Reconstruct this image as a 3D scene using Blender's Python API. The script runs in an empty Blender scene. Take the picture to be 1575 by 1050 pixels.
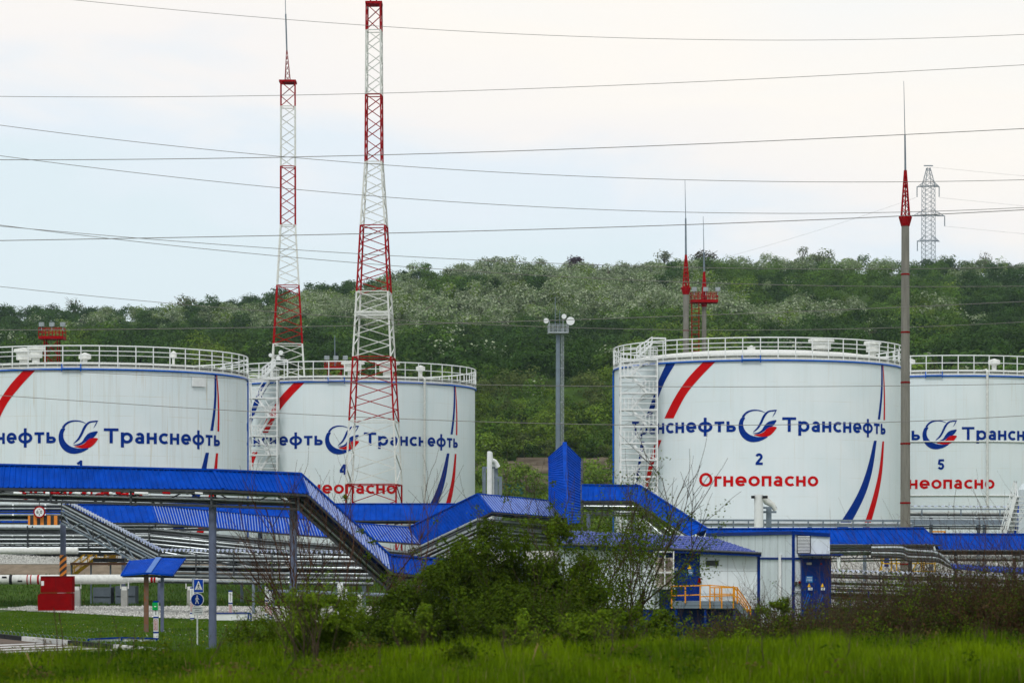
import bpy, math, random
import numpy as np
from mathutils import Vector, Matrix
from mathutils.geometry import tessellate_polygon

scene = bpy.context.scene
COL = scene.collection
R = math.radians
random.seed(7)

# ------------------------------------------------------------------ camera
F, CX, HY, E = 4069.0, 787.5, 850.0, 4.2      # focal length in photo pixels, centre column, horizon row, eye height


def P(px, py, Y):
    """world point seen at photo pixel (px, py) at distance Y"""
    return Vector(((px - CX) * Y / F, Y, E + (HY - py) * Y / F))


cam = bpy.data.cameras.new('camera')
camo = bpy.data.objects.new('camera', cam)
COL.objects.link(camo)
camo.location = (0, 0, E)
camo.rotation_euler = (R(90), 0, 0)
cam.sensor_fit = 'HORIZONTAL'
cam.sensor_width = 36
cam.lens = 36 * F / 1575
cam.shift_y = (HY - 525) / 1575
cam.clip_start = 1
cam.clip_end = 9000
cam.dof.use_dof = True
cam.dof.focus_distance = 190
cam.dof.aperture_fstop = 3.2
scene.camera = camo

# ------------------------------------------------------------------ sky and sun (overcast)
SUN_AZ, SUN_EL = R(-166), R(50)
world = bpy.data.worlds.new('World')
scene.world = world
world.use_nodes = True
nt = world.node_tree
nt.nodes.clear()
N, L = nt.nodes.new, nt.links.new
out = N('ShaderNodeOutputWorld')
bg = N('ShaderNodeBackground')
bg.inputs['Strength'].default_value = 0.1
sky = N('ShaderNodeTexSky')
sky.sky_type = 'NISHITA'
sky.sun_disc = False
sky.sun_elevation = SUN_EL
sky.sun_rotation = SUN_AZ
tc = N('ShaderNodeTexCoord')
sep = N('ShaderNodeSeparateXYZ')
L(tc.outputs['Generated'], sep.inputs[0])
mp = N('ShaderNodeMapping')
mp.inputs['Scale'].default_value = (9, 9, 30)
mp.inputs['Location'].default_value = (1.3, 2.1, 0.35)
L(tc.outputs['Generated'], mp.inputs[0])
nz = N('ShaderNodeTexNoise')
nz.inputs['Scale'].default_value = 1.0
nz.inputs['Detail'].default_value = 5
nz.inputs['Roughness'].default_value = 0.5
nz.inputs['Distortion'].default_value = 0.4
L(mp.outputs[0], nz.inputs[0])
# warm cloud above a sloping edge that falls to the right, pale blue below it on the left, neutral overhead


def mth(op, a, b=None):
    m = N('ShaderNodeMath')
    m.operation = op
    for i, v in enumerate((a, b)):
        if v is None:
            continue
        if isinstance(v, (int, float)):
            m.inputs[i].default_value = v
        else:
            L(v, m.inputs[i])
    return m.outputs[0]


f = mth('ADD', sep.outputs[2], mth('MULTIPLY', sep.outputs[0], 0.19))
f = mth('MULTIPLY', mth('SUBTRACT', f, 0.147), 2.0)
f = mth('ADD', mth('ADD', f, 0.30), mth('MULTIPLY', mth('SUBTRACT', nz.outputs[0], 0.5), 0.22))
ramp = N('ShaderNodeValToRGB')
cr = ramp.color_ramp
cr.elements[0].position = 0.22
cr.elements[0].color = (0.69, 0.785, 0.825, 1)
cr.elements[1].position = 0.85
cr.elements[1].color = (0.83, 0.85, 0.86, 1)
for p_, c_ in ((0.27, (0.74, 0.80, 0.85)), (0.32, (0.88, 0.845, 0.815)), (0.40, (0.93, 0.88, 0.81)), (0.52, (0.86, 0.86, 0.84))):
    e_ = cr.elements.new(p_)
    e_.color = (*c_, 1)
L(f, ramp.inputs[0])
sc_ = N('ShaderNodeVectorMath')
sc_.operation = 'SCALE'
sc_.inputs['Scale'].default_value = 10.3
L(ramp.outputs[0], sc_.inputs[0])
mx = N('ShaderNodeMix')
mx.data_type = 'RGBA'
mx.inputs[0].default_value = 0.93
L(sky.outputs[0], mx.inputs[6])
L(sc_.outputs[0], mx.inputs[7])
L(mx.outputs[2], bg.inputs[0])
L(bg.outputs[0], out.inputs[0])

sun = bpy.data.lights.new('sun', 'SUN')
sun.energy = 1.3
sun.angle = R(12)
sun.color = (1, 0.985, 0.955)
suno = bpy.data.objects.new('sun', sun)
COL.objects.link(suno)
sd = Vector((math.sin(SUN_AZ) * math.cos(SUN_EL), math.cos(SUN_AZ) * math.cos(SUN_EL), math.sin(SUN_EL)))
suno.rotation_euler = sd.to_track_quat('Z', 'Y').to_euler()
suno.location = (0, 0, 200)

scene.view_settings.view_transform = 'Standard'
scene.view_settings.look = 'None'
scene.view_settings.exposure = 0.2
scene.view_settings.gamma = 1

# ------------------------------------------------------------------ materials
MATS = {}


def mat(name, col, rough=0.6, metal=0.0, var=0.15, vscale=1.5, bump=0.0, bscale=20, spec=0.12, col2=None, stretch=(1, 1, 1)):
    if name in MATS:
        return MATS[name]
    m = bpy.data.materials.new(name)
    m.use_nodes = True
    t = m.node_tree
    b = t.nodes['Principled BSDF']
    b.inputs['Roughness'].default_value = rough
    b.inputs['Metallic'].default_value = metal
    b.inputs['Specular IOR Level'].default_value = spec
    tcn = t.nodes.new('ShaderNodeTexCoord')
    mpn = t.nodes.new('ShaderNodeMapping')
    mpn.inputs['Scale'].default_value = stretch
    t.links.new(tcn.outputs['Object'], mpn.inputs[0])
    n = t.nodes.new('ShaderNodeTexNoise')
    n.inputs['Scale'].default_value = vscale
    n.inputs['Detail'].default_value = 6
    n.inputs['Roughness'].default_value = 0.65
    t.links.new(mpn.outputs[0], n.inputs[0])
    r = t.nodes.new('ShaderNodeValToRGB')
    r.color_ramp.elements[0].position = 0.3
    r.color_ramp.elements[1].position = 0.7
    c2 = col2 or tuple(c * (1 + var) for c in col)
    r.color_ramp.elements[0].color = (*[c * (1 - var) for c in col], 1)
    r.color_ramp.elements[1].color = (*c2, 1)
    t.links.new(n.outputs[0], r.inputs[0])
    t.links.new(r.outputs[0], b.inputs['Base Color'])
    if bump:
        n2 = t.nodes.new('ShaderNodeTexNoise')
        n2.inputs['Scale'].default_value = bscale
        n2.inputs['Detail'].default_value = 4
        t.links.new(tcn.outputs['Object'], n2.inputs[0])
        bp = t.nodes.new('ShaderNodeBump')
        bp.inputs['Strength'].default_value = bump
        bp.inputs['Distance'].default_value = 0.05
        t.links.new(n2.outputs[0], bp.inputs['Height'])
        t.links.new(bp.outputs[0], b.inputs['Normal'])
    MATS[name] = m
    return m


def leafmat(name, transl=0.35):
    """foliage whose own colour is stored per leaf in the attribute 'tint'"""
    if name in MATS:
        return MATS[name]
    m = bpy.data.materials.new(name)
    m.use_nodes = True
    t = m.node_tree
    b = t.nodes['Principled BSDF']
    b.inputs['Roughness'].default_value = 0.75
    b.inputs['Specular IOR Level'].default_value = 0.04
    a = t.nodes.new('ShaderNodeAttribute')
    a.attribute_name = 'tint'
    t.links.new(a.outputs['Color'], b.inputs['Base Color'])
    tr = t.nodes.new('ShaderNodeBsdfTranslucent')
    t.links.new(a.outputs['Color'], tr.inputs[0])
    mxs = t.nodes.new('ShaderNodeMixShader')
    mxs.inputs[0].default_value = transl
    t.links.new(b.outputs[0], mxs.inputs[1])
    t.links.new(tr.outputs[0], mxs.inputs[2])
    t.links.new(mxs.outputs[0], t.nodes['Material Output'].inputs[0])
    MATS[name] = m
    return m


M_BLUE = mat('blue_sheet', (0.0, 0.048, 0.36), rough=0.5, var=0.28, vscale=1.3, spec=0.03)
M_BLUETILE = mat('blue_tile', (0.045, 0.075, 0.30), rough=0.5, var=0.12, vscale=2, spec=0.25)
M_BLUED = mat('blue_door_paint', (0.0, 0.022, 0.17), rough=0.45, var=0.2, spec=0.08)
M_BLUEP = mat('blue_pipe_paint', (0.0, 0.10, 0.50), rough=0.4, var=0.15)
M_GALV = mat('galvanised', (0.33, 0.36, 0.38), rough=0.35, metal=0.6, var=0.2, vscale=3)
M_CLAD = mat('pipe_cladding', (0.34, 0.37, 0.38), rough=0.3, metal=0.7, var=0.22, vscale=2.2)
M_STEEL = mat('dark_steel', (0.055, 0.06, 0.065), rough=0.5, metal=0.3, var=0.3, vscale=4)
M_COLUMN = mat('column_paint', (0.105, 0.125, 0.19), rough=0.55, var=0.14, vscale=2.5, bump=0.1)
M_GREYST = mat('grey_steel_paint', (0.16, 0.20, 0.24), rough=0.5, var=0.15)
M_WHITE = mat('white_paint', (0.72, 0.74, 0.74), rough=0.45, var=0.08, vscale=3)
M_WHITEW = mat('weathered_white_paint', (0.62, 0.63, 0.60), rough=0.55, var=0.16, vscale=4)
M_PANEL = mat('white_cladding', (0.66, 0.72, 0.75), rough=0.5, var=0.10, vscale=1.2, stretch=(2, 2, .5))
M_RED = mat('red_paint', (0.30, 0.001, 0.003), rough=0.6, spec=0.03, var=0.2, vscale=4)
M_REDD = mat('dark_red_paint', (0.20, 0.0, 0.0005), rough=0.7, spec=0.01, var=0.2, vscale=2)
M_TEXTB = mat('blue_lettering', (0.0, 0.026, 0.22), rough=0.6, spec=0.02, var=0.1)
M_TEXTR = mat('red_lettering', (0.52, 0.002, 0.003), rough=0.6, spec=0.02, var=0.08)
M_BLACK = mat('black_paint', (0.01, 0.01, 0.012), rough=0.5, var=0.2)
M_YEL = mat('yellow_paint', (0.80, 0.46, 0.012), rough=0.45, var=0.15, vscale=4)
M_ORG = mat('orange_paint', (0.68, 0.27, 0.008), rough=0.45, var=0.12, vscale=4)
M_GREEN = mat('green_sign', (0.0, 0.32, 0.06), rough=0.4, var=0.05)
M_SIGNB = mat('sign_blue', (0.0, 0.05, 0.38), rough=0.35, var=0.05)
M_CONC = mat('concrete', (0.20, 0.19, 0.165), rough=0.85, var=0.22, vscale=1.4, bump=0.3, stretch=(3, 3, 0.35))
M_CONCB = mat('concrete_block', (0.30, 0.30, 0.28), rough=0.85, var=0.2, bump=0.3)
M_CURTAIN = mat('grey_block', (0.09, 0.11, 0.13), rough=0.8, var=0.2)
M_RUST = mat('rusty_steel', (0.20, 0.16, 0.13), rough=0.8, var=0.3, col2=(0.22, 0.07, 0.02), vscale=5)
M_BARK = mat('bark', (0.055, 0.038, 0.024), rough=0.9, var=0.3, vscale=10)
M_BARKR = mat('reddish_bark', (0.060, 0.030, 0.018), rough=0.9, var=0.3, vscale=10)
M_BARKG = mat('grey_bark', (0.12, 0.10, 0.075), rough=0.9, var=0.3, vscale=10)
M_WIRE = mat('cable_metal', (0.20, 0.19, 0.18), rough=0.5, metal=0.5, var=0.1)
M_ROCK = mat('rock', (0.17, 0.14, 0.105), rough=0.9, var=0.35, vscale=1.2, bump=0.8, bscale=3, stretch=(0.3, 0.3, 2.5))
M_BEIGE = mat('beige_plastic', (0.42, 0.38, 0.32), rough=0.5, var=0.08)
M_FAN = mat('fan_grille', (0.16, 0.13, 0.11), rough=0.6, var=0.2)
M_LEAF = leafmat('leaf')
M_STONE = leafmat('gravel_stone', 0.0)
M_TURQ = mat('turquoise_paint', (0.05, 0.22, 0.26), rough=0.6)


def tankmat(name, rust):
    m = bpy.data.materials.new(name)
    m.use_nodes = True
    t = m.node_tree
    nn, ln = t.nodes.new, t.links.new
    b = t.nodes['Principled BSDF']
    b.inputs['Roughness'].default_value = 0.5
    b.inputs['Specular IOR Level'].default_value = 0.12
    tcn = nn('ShaderNodeTexCoord')

    def noise(scale, loc=(0, 0, 0), detail=5, s=1.0):
        mpn = nn('ShaderNodeMapping')
        mpn.inputs['Scale'].default_value = scale
        mpn.inputs['Location'].default_value = loc
        ln(tcn.outputs['Object'], mpn.inputs[0])
        n = nn('ShaderNodeTexNoise')
        n.inputs['Scale'].default_value = s
        n.inputs['Detail'].default_value = detail
        ln(mpn.outputs[0], n.inputs[0])
        return n.outputs[0]

    def rmp(v, a, b_):
        r = nn('ShaderNodeMapRange')
        r.inputs[1].default_value = a
        r.inputs[2].default_value = b_
        ln(v, r.inputs[0])
        return r.outputs[0]

    def mix(fac, c1, c2):
        x = nn('ShaderNodeMix')
        x.data_type = 'RGBA'
        if isinstance(fac, float):
            x.inputs[0].default_value = fac
        else:
            ln(fac, x.inputs[0])
        for i, c in ((6, c1), (7, c2)):
            if isinstance(c, tuple):
                x.inputs[i].default_value = (*c, 1)
            else:
                ln(c, x.inputs[i])
        return x.outputs[2]

    def mul(a, b_):
        x = nn('ShaderNodeMath')
        x.operation = 'MULTIPLY'
        ln(a, x.inputs[0])
        if isinstance(b_, float):
            x.inputs[1].default_value = b_
        else:
            ln(b_, x.inputs[1])
        return x.outputs[0]
    base = mix(rmp(noise((0.35, 0.35, 0.35)), 0.35, 0.7), (0.67, 0.75, 0.775), (0.72, 0.78, 0.80))
    # vertical streaks of dirt, and warm rust runs
    st = rmp(noise((3.5, 3.5, 0.10), detail=8), 0.52, 0.78)
    base = mix(mul(st, 0.14 + 0.40 * rust), base, (0.54, 0.54, 0.49))
    st2 = rmp(noise((5, 5, 0.16), (3, 1, 7), detail=6), 0.60, 0.76)
    base = mix(mul(st2, 0.10 + 0.60 * rust), base, (0.52, 0.44, 0.29))
    # faint horizontal joints between the plate courses (about every 1.5 m)
    sp = nn('ShaderNodeSeparateXYZ')
    ln(tcn.outputs['Object'], sp.inputs[0])
    w = nn('ShaderNodeMath')
    w.operation = 'PINGPONG'
    ln(sp.outputs[2], w.inputs[0])
    w.inputs[1].default_value = 0.9
    seam = rmp(w.outputs[0], 0.045, 0.0)
    seam = mul(seam, rmp(noise((0.5, 0.5, 2), (9, 2, 1)), 0.42, 0.65))
    base = mix(mul(seam, 0.30 + .25 * rust), base, (0.50, 0.47, 0.36))
    ln(base, b.inputs['Base Color'])
    return m


def stripemat(name, c1, c2, period, duty, vec):
    """painted diagonal or vertical warning stripes"""
    m = bpy.data.materials.new(name)
    m.use_nodes = True
    t = m.node_tree
    b = t.nodes['Principled BSDF']
    b.inputs['Roughness'].default_value = 0.5
    tcn = t.nodes.new('ShaderNodeTexCoord')
    d = t.nodes.new('ShaderNodeVectorMath')
    d.operation = 'DOT_PRODUCT'
    d.inputs[1].default_value = vec
    t.links.new(tcn.outputs['Object'], d.inputs[0])
    w = t.nodes.new('ShaderNodeMath')
    w.operation = 'WRAP'
    w.inputs[1].default_value = period
    w.inputs[2].default_value = 0
    t.links.new(d.outputs['Value'], w.inputs[0])
    g = t.nodes.new('ShaderNodeMath')
    g.operation = 'GREATER_THAN'
    g.inputs[1].default_value = period * duty
    t.links.new(w.outputs[0], g.inputs[0])
    x = t.nodes.new('ShaderNodeMix')
    x.data_type = 'RGBA'
    x.inputs[6].default_value = (*c1, 1)
    x.inputs[7].default_value = (*c2, 1)
    t.links.new(g.outputs[0], x.inputs[0])
    t.links.new(x.outputs[2], b.inputs['Base Color'])
    return m


# ------------------------------------------------------------------ mesh helpers
class MB:
    def __init__(self):
        self.v, self.f = [], []

    def add(self, vs, fs):
        o = len(self.v)
        self.v += [tuple(p) for p in vs]
        self.f += [tuple(i + o for i in q) for q in fs]
        return self

    def box(self, a, b):
        x0, y0, z0 = a
        x1, y1, z1 = b
        return self.add([(x0, y0, z0), (x1, y0, z0), (x1, y1, z0), (x0, y1, z0), (x0, y0, z1), (x1, y0, z1), (x1, y1, z1), (x0, y1, z1)],
                        [(0, 3, 2, 1), (4, 5, 6, 7), (0, 1, 5, 4), (1, 2, 6, 5), (2, 3, 7, 6), (3, 0, 4, 7)])

    def bar(self, a, b, w, h=None, up=(0, 0, 1)):
        a, b = Vector(a), Vector(b)
        h = h or w
        d = (b - a)
        if d.length < 1e-6:
            return self
        d.normalize()
        u = Vector(up)
        if abs(d.dot(u)) > 0.98:
            u = Vector((1, 0, 0))
        s = d.cross(u).normalized() * w / 2
        t = s.cross(d).normalized() * h / 2
        return self.add([a - s - t, a + s - t, a + s + t, a - s + t, b - s - t, b + s - t, b + s + t, b - s + t],
                        [(0, 1, 2, 3), (7, 6, 5, 4), (0, 4, 5, 1), (1, 5, 6, 2), (2, 6, 7, 3), (3, 7, 4, 0)])

    def tube(self, pts, r, n=8, caps=True, closed=False):
        pts = [Vector(p) for p in pts]
        rs = r if isinstance(r, (list, tuple)) else [r] * len(pts)
        m = len(pts)
        vs, fs = [], []
        prev = None
        for i, p in enumerate(pts):
            if closed:
                d = pts[(i + 1) % m] - pts[i - 1]
            else:
                d = pts[min(i + 1, m - 1)] - pts[max(i - 1, 0)]
            d.normalize()
            if prev is None:
                u = Vector((0, 0, 1)) if abs(d.z) < 0.9 else Vector((1, 0, 0))
                s = d.cross(u).normalized()
            else:
                s = (prev - d * prev.dot(d)).normalized()
            prev = s
            t = s.cross(d)
            for k in range(n):
                a = 2 * math.pi * k / n
                vs.append(p + (s * math.cos(a) + t * math.sin(a)) * rs[i])
        for i in range(m if closed else m - 1):
            j = (i + 1) % m
            for k in range(n):
                k2 = (k + 1) % n
                fs.append((i * n + k, j * n + k, j * n + k2, i * n + k2))
        if caps and not closed:
            fs.append(tuple(range(n)))
            fs.append(tuple((m - 1) * n + k for k in reversed(range(n))))
        return self.add(vs, fs)

    def quad(self, a, b, c, d):
        return self.add([a, b, c, d], [(0, 1, 2, 3)])

    def lathe(self, c, prof, n=24):
        """prof: list of (radius, z) about the vertical through c"""
        c = Vector(c)
        vs, fs = [], []
        for r, z in prof:
            for k in range(n):
                a = 2 * math.pi * k / n
                vs.append((c.x + r * math.cos(a), c.y + r * math.sin(a), c.z + z))
        for i in range(len(prof) - 1):
            for k in range(n):
                k2 = (k + 1) % n
                fs.append((i * n + k, i * n + k2, (i + 1) * n + k2, (i + 1) * n + k))
        fs.append(tuple(reversed(range(n))))
        fs.append(tuple((len(prof) - 1) * n + k for k in range(n)))
        return self.add(vs, fs)

    def poly(self, pts3, thick):
        """filled polygon given as 3-d points, extruded by vector thick"""
        pts3 = [Vector(p) for p in pts3]
        tris = tessellate_polygon([pts3])
        n = len(pts3)
        t = Vector(thick)
        vs = pts3 + [p + t for p in pts3]
        fs = [tuple(q) for q in tris] + [tuple(i + n for i in reversed(q)) for q in tris]
        fs += [(i, (i + 1) % n, (i + 1) % n + n, i + n) for i in range(n)]
        return self.add(vs, fs)

    def build(self, name, m, parent=None, smooth=False):
        me = bpy.data.meshes.new(name)
        base = Vector((0, 0, 0))
        if parent is not None:
            base = world_base(parent)
        elif self.v:
            a = np.array(self.v)
            base = Vector(((a[:, 0].min() + a[:, 0].max()) / 2, (a[:, 1].min() + a[:, 1].max()) / 2, a[:, 2].min()))
        me.from_pydata([(x - base.x, y - base.y, z - base.z) for x, y, z in self.v], [], self.f)
        me.materials.append(m)
        if smooth:
            me.polygons.foreach_set('use_smooth', [True] * len(me.polygons))
        me.validate()
        me.update()
        o = bpy.data.objects.new(name, me)
        COL.objects.link(o)
        if parent is not None:
            o.parent = parent
        else:
            o.location = base
        return o


BASES = {}


def world_base(o):
    while o.parent is not None:
        o = o.parent
    return Vector(o.location)


def tag(o, label=None, cat=None, group=None, kind=None):
    if label:
        o['label'] = label
    if cat:
        o['category'] = cat
    if group:
        o['group'] = group
    if kind:
        o['kind'] = kind
    return o


def thing(name, label, cat, loc, group=None):
    o = bpy.data.objects.new(name, None)
    o.empty_display_size = 0.5
    COL.objects.link(o)
    o.location = loc
    return tag(o, label, cat, group)


def copy_tree(o, parent=None):
    c = o.copy()
    COL.objects.link(c)
    c.parent = parent
    for ch in list(o.children):
        copy_tree(ch, c)
    return c


def smooth_by_angle(o, ang=40):
    o.data.polygons.foreach_set('use_smooth', [True] * len(o.data.polygons))
    try:
        o.data.set_sharp_from_angle(angle=R(ang))
    except Exception:
        pass
    return o


def quads_object(name, V, tint, m, parent=None, base=None):
    """V: (n,4,3) leaf quads; tint: (n,3) colour per leaf"""
    n = len(V)
    if base is None:
        base = np.zeros(3) if parent is None else np.array(world_base(parent))
    me = bpy.data.meshes.new(name)
    me.vertices.add(n * 4)
    me.vertices.foreach_set('co', (V.reshape(-1, 3) - base).astype(np.float32).ravel())
    me.loops.add(n * 4)
    me.loops.foreach_set('vertex_index', np.arange(n * 4, dtype=np.int32))
    me.polygons.add(n)
    me.polygons.foreach_set('loop_start', np.arange(0, n * 4, 4, dtype=np.int32))
    me.polygons.foreach_set('loop_total', np.full(n, 4, dtype=np.int32))
    a = me.attributes.new('tint', 'FLOAT_COLOR', 'FACE')
    a.data.foreach_set('color', np.concatenate([tint, np.ones((n, 1))], 1).astype(np.float32).ravel())
    me.materials.append(m)
    me.update(calc_edges=True)
    o = bpy.data.objects.new(name, me)
    COL.objects.link(o)
    if parent is not None:
        o.parent = parent
    else:
        o.location = Vector(base)
    return o


def leaf_quads(pos, nrm, size, rng, aspect=0.6):
    """one quad per position, roughly facing nrm, random roll"""
    n = len(pos)
    nrm = nrm / (np.linalg.norm(nrm, axis=1, keepdims=True) + 1e-9)
    r = rng.normal(size=(n, 3))
    u = np.cross(nrm, r)
    u /= np.linalg.norm(u, axis=1, keepdims=True) + 1e-9
    w = np.cross(nrm, u)
    s = (size if np.ndim(size) else np.full(n, size))[:, None] / 2
    a = u * s
    b = w * s * aspect
    return np.stack([pos - a, pos - b, pos + a, pos + b], 1)


def spline(pts, n=8, closed=False):
    """Catmull-Rom through 2-d or 3-d points"""
    P_ = [np.array(p, float) for p in pts]
    m = len(P_)
    o = []
    rng_ = range(m if closed else m - 1)
    for i in rng_:
        p1, p2 = P_[i], P_[(i + 1) % m]
        p0 = P_[i - 1] if (closed or i > 0) else p1
        p3 = P_[(i + 2) % m] if (closed or i + 2 < m) else p2
        for k in range(n):
            t = k / n
            o.append(0.5 * ((2 * p1) + (-p0 + p2) * t + (2 * p0 - 5 * p1 + 4 * p2 - p3) * t * t + (-p0 + 3 * p1 - 3 * p2 + p3) * t ** 3))
    if not closed:
        o.append(P_[-1])
    return o


# ------------------------------------------------------------------ terrain
SKY_PX = [-900, 0, 130, 250, 340, 420, 480, 560, 640, 700, 760, 850, 900, 960, 1020, 1080, 1150, 1240, 1300, 1400, 1440, 1500, 1575, 2400]
SKY_PY = [470, 466, 466, 468, 458, 443, 436, 426, 408, 402, 397, 400, 402, 403, 392, 388, 394, 388, 392, 398, 394, 398, 399, 420]
Y_FOOT, Y_CREST = 345.0, 900.0


def sstep(a, b, x):
    t = np.clip((x - a) / (b - a), 0, 1)
    return t * t * (3 - 2 * t)


def ground(x, y):
    x = np.asarray(x, float)
    y = np.asarray(y, float)
    px = CX + F * x / np.maximum(y, 40)
    near = 2.50 + 0.14 * sstep(-4, 5, x) + 0.03 * np.sin(x * 1.7 + y * 0.6) + 0.03 * np.sin(x * 0.6 - y * 1.1)
    z = near * (1 - sstep(41.5, 60, y))
    z = z + 4.3 * sstep(222, 246, y)
    # hill
    crest = E + (HY - np.interp(px, SKY_PX, SKY_PY) - 27) * Y_CREST / F
    t = np.clip((y - Y_FOOT) / (Y_CREST - Y_FOOT), 0, 1)
    prof = 0.30 * np.minimum(t / 0.16, 1) * 0.55 + 0.835 * t ** 1.12
    hill = (crest - 4.3) * prof
    hill = hill + (np.sin(x * 0.021 + 1) * np.cos(y * 0.017) * 4.0 + np.sin(x * 0.05 + y * 0.03) * 1.8) * np.sin(math.pi * t)
    z = z + np.where(y > Y_FOOT, hill, 0)
    z = np.where(y > Y_CREST, z - (y - Y_CREST) * 0.22 + 0, z)
    return np.maximum(z, -1.0)


def grid_sheet(xs, ys, zfun, name, m, lift=0.0):
    X, Yg = np.meshgrid(xs, ys)
    Z = zfun(X, Yg) + lift
    nx, ny = len(xs), len(ys)
    V = np.stack([X, Yg, Z], -1).reshape(-1, 3)
    i = np.arange(nx - 1)[None, :] + np.arange(ny - 1)[:, None] * nx
    Fq = np.stack([i, i + 1, i + 1 + nx, i + nx], -1).reshape(-1, 4)
    me = bpy.data.meshes.new(name)
    me.from_pydata(V.tolist(), [], Fq.tolist())
    me.materials.append(m)
    me.polygons.foreach_set('use_smooth', [True] * len(me.polygons))
    o = bpy.data.objects.new(name, me)
    COL.objects.link(o)
    tag(o, kind='structure')
    return o


M_GRASS = mat('grass_ground', (0.035, 0.080, 0.006), rough=0.9, var=0.35, vscale=0.35, bump=0.6, bscale=6, col2=(0.060, 0.115, 0.010))
xs = np.concatenate([[-6000, -3000, -1500, -900, -600], np.arange(-400, -60, 12), np.arange(-60, 60, 2.0), np.arange(60, 401, 12), [600, 900, 1500, 3000, 6000]])
ys = np.concatenate([[-3000, -500, -50, 0, 20], np.arange(30, 66, 0.8), np.arange(66, 216, 6), np.arange(216, 252, 2), np.arange(252, 345, 8), np.arange(345, 960, 8), [1000, 1100, 1300, 2000, 6000]])
grid_sheet(xs, ys, ground, 'ground', M_GRASS)

# ------------------------------------------------------------------ gravel, road, kerb
M_GRAV = mat('gravel_bed', (0.36, 0.36, 0.33), rough=0.95, var=0.4, vscale=5, bump=1.0, bscale=8)
M_ROAD = mat('road_surface', (0.125, 0.095, 0.075), rough=0.9, var=0.18, vscale=1.5, bump=0.3, bscale=20)
M_EARTH = mat('bare_earth', (0.20, 0.16, 0.115), rough=0.95, var=0.3, vscale=1.0, bump=0.5)
rng = np.random.default_rng(3)


def sheet_between(name, m, edge0, edge1, lift, n=60):
    """sheet following the ground between two lines of (x, y) points"""
    t = np.linspace(0, 1, n)
    e0 = np.array([np.interp(t, np.linspace(0, 1, len(edge0)), [p[k] for p in edge0]) for k in (0, 1)]).T
    e1 = np.array([np.interp(t, np.linspace(0, 1, len(edge1)), [p[k] for p in edge1]) for k in (0, 1)]).T
    k = 14
    vs, fs = [], []
    for a in range(k):
        q = e0 + (e1 - e0) * a / (k - 1)
        z = ground(q[:, 0], q[:, 1]) + lift
        vs += [(q[i, 0], q[i, 1], z[i]) for i in range(n)]
    for a in range(k - 1):
        for i in range(n - 1):
            fs.append((a * n + i, a * n + i + 1, (a + 1) * n + i + 1, (a + 1) * n + i))
    me = bpy.data.meshes.new(name)
    me.from_pydata(vs, [], fs)
    me.materials.append(m)
    o = bpy.data.objects.new(name, me)
    COL.objects.link(o)
    tag(o, kind='structure')
    return o


def G(px, Y):
    x = (px - CX) * Y / F
    return Vector((x, Y, float(ground(x, Y))))


# near gravel strip between the lawn and the pipeline
E0 = [(-38, 196), (-30, 183), (-22, 170), (-15, 163), (-8, 158), (2, 155)]
E1 = [(-36, 208), (-30, 207), (-22, 206), (-15, 205), (-8, 204), (2, 203)]
sheet_between('gravel_strip', M_GRAV, E0, E1, 0.02)
# gravel face of the tank-farm bank
sheet_between('gravel_bank', M_GRAV, [(-75, 238), (18, 238), (18.5, 229), (75, 229)], [(-75, 247), (75, 247)], 0.03)
sheet_between('gravel_apron', M_GRAV, [(18, 205), (75, 205)], [(18, 229.5), (75, 229.5)], 0.03)
sheet_between('dirt_track', M_EARTH, [(-75, 234.3), (-20, 234.3)], [(-75, 237.8), (-20, 237.8)], 0.05)


def stones(name, x0, x1, y0, y1, n, s0, s1, keep=None):
    x = rng.uniform(x0, x1, n)
    y = rng.uniform(y0, y1, n)
    if keep is not None:
        k = keep(x, y)
        x, y = x[k], y[k]
        n = len(x)
    z = ground(x, y) + 0.03
    s = rng.uniform(s0, s1, n)
    c = np.stack([x, y, z], 1)
    d = np.array([[1, 0, 0], [0, 1, 0], [-1, 0, 0], [0, -1, 0]], float)
    q = []
    tl = []
    for k in range(4):
        j = (k + 1) % 4
        a = c + d[k] * s[:, None] * rng.uniform(0.7, 1.2, (n, 1))
        b = c + d[j] * s[:, None] * rng.uniform(0.7, 1.2, (n, 1))
        top = c + np.array([0, 0, .75]) * s[:, None] + rng.normal(size=(n, 3)) * s[:, None] * 0.25
        top2 = top + (b - a) * 0.15
        q.append(np.stack([a, b, top2, top], 1))
        g = rng.uniform(0.25, 0.75, (n, 1))
        tl.append(g * np.array([[1, 0.99, 0.93]]))
    o = quads_object(name, np.concatenate(q), np.concatenate(tl), M_STONE)
    tag(o, kind='stuff')
    o['label'] = {'gravel_stones': 'pale crushed stones strewn beside the lawn', 'bank_stones': 'pale crushed stones covering the tank farm bank'}[name]
    o['category'] = 'gravel'


def in_strip(x, y):
    lo = np.interp(x, [p[0] for p in E0], [p[1] for p in E0])
    hi = np.interp(x, [p[0] for p in E1], [p[1] for p in E1])
    return (y > lo) & (y < hi)


stones('gravel_stones', -38, 2, 155, 208, 34000, 0.05, 0.10, in_strip)
stones('bank_stones', -52, 52, 204, 247, 70000, 0.06, 0.12, lambda x, y: (y > 238.5) | (x > 18))

# road with zebra crossing, painted kerb
KPX = [(-180, 953), (-110, 961), (-40, 970), (36, 978), (107, 984), (177, 990.5), (250, 996.5), (330, 1003), (420, 1010), (520, 1018), (640, 1027), (780, 1037), (950, 1048), (1150, 1060), (1400, 1074), (1700, 1090)]
KA = []
for a, b in KPX:
    yk = (E - .22) * F / (b - HY)
    KA.append(((a - CX) * yk / F, yk))


def kerb_y(x):
    return np.interp(x, [p[0] for p in KA], [p[1] for p in KA])


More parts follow.
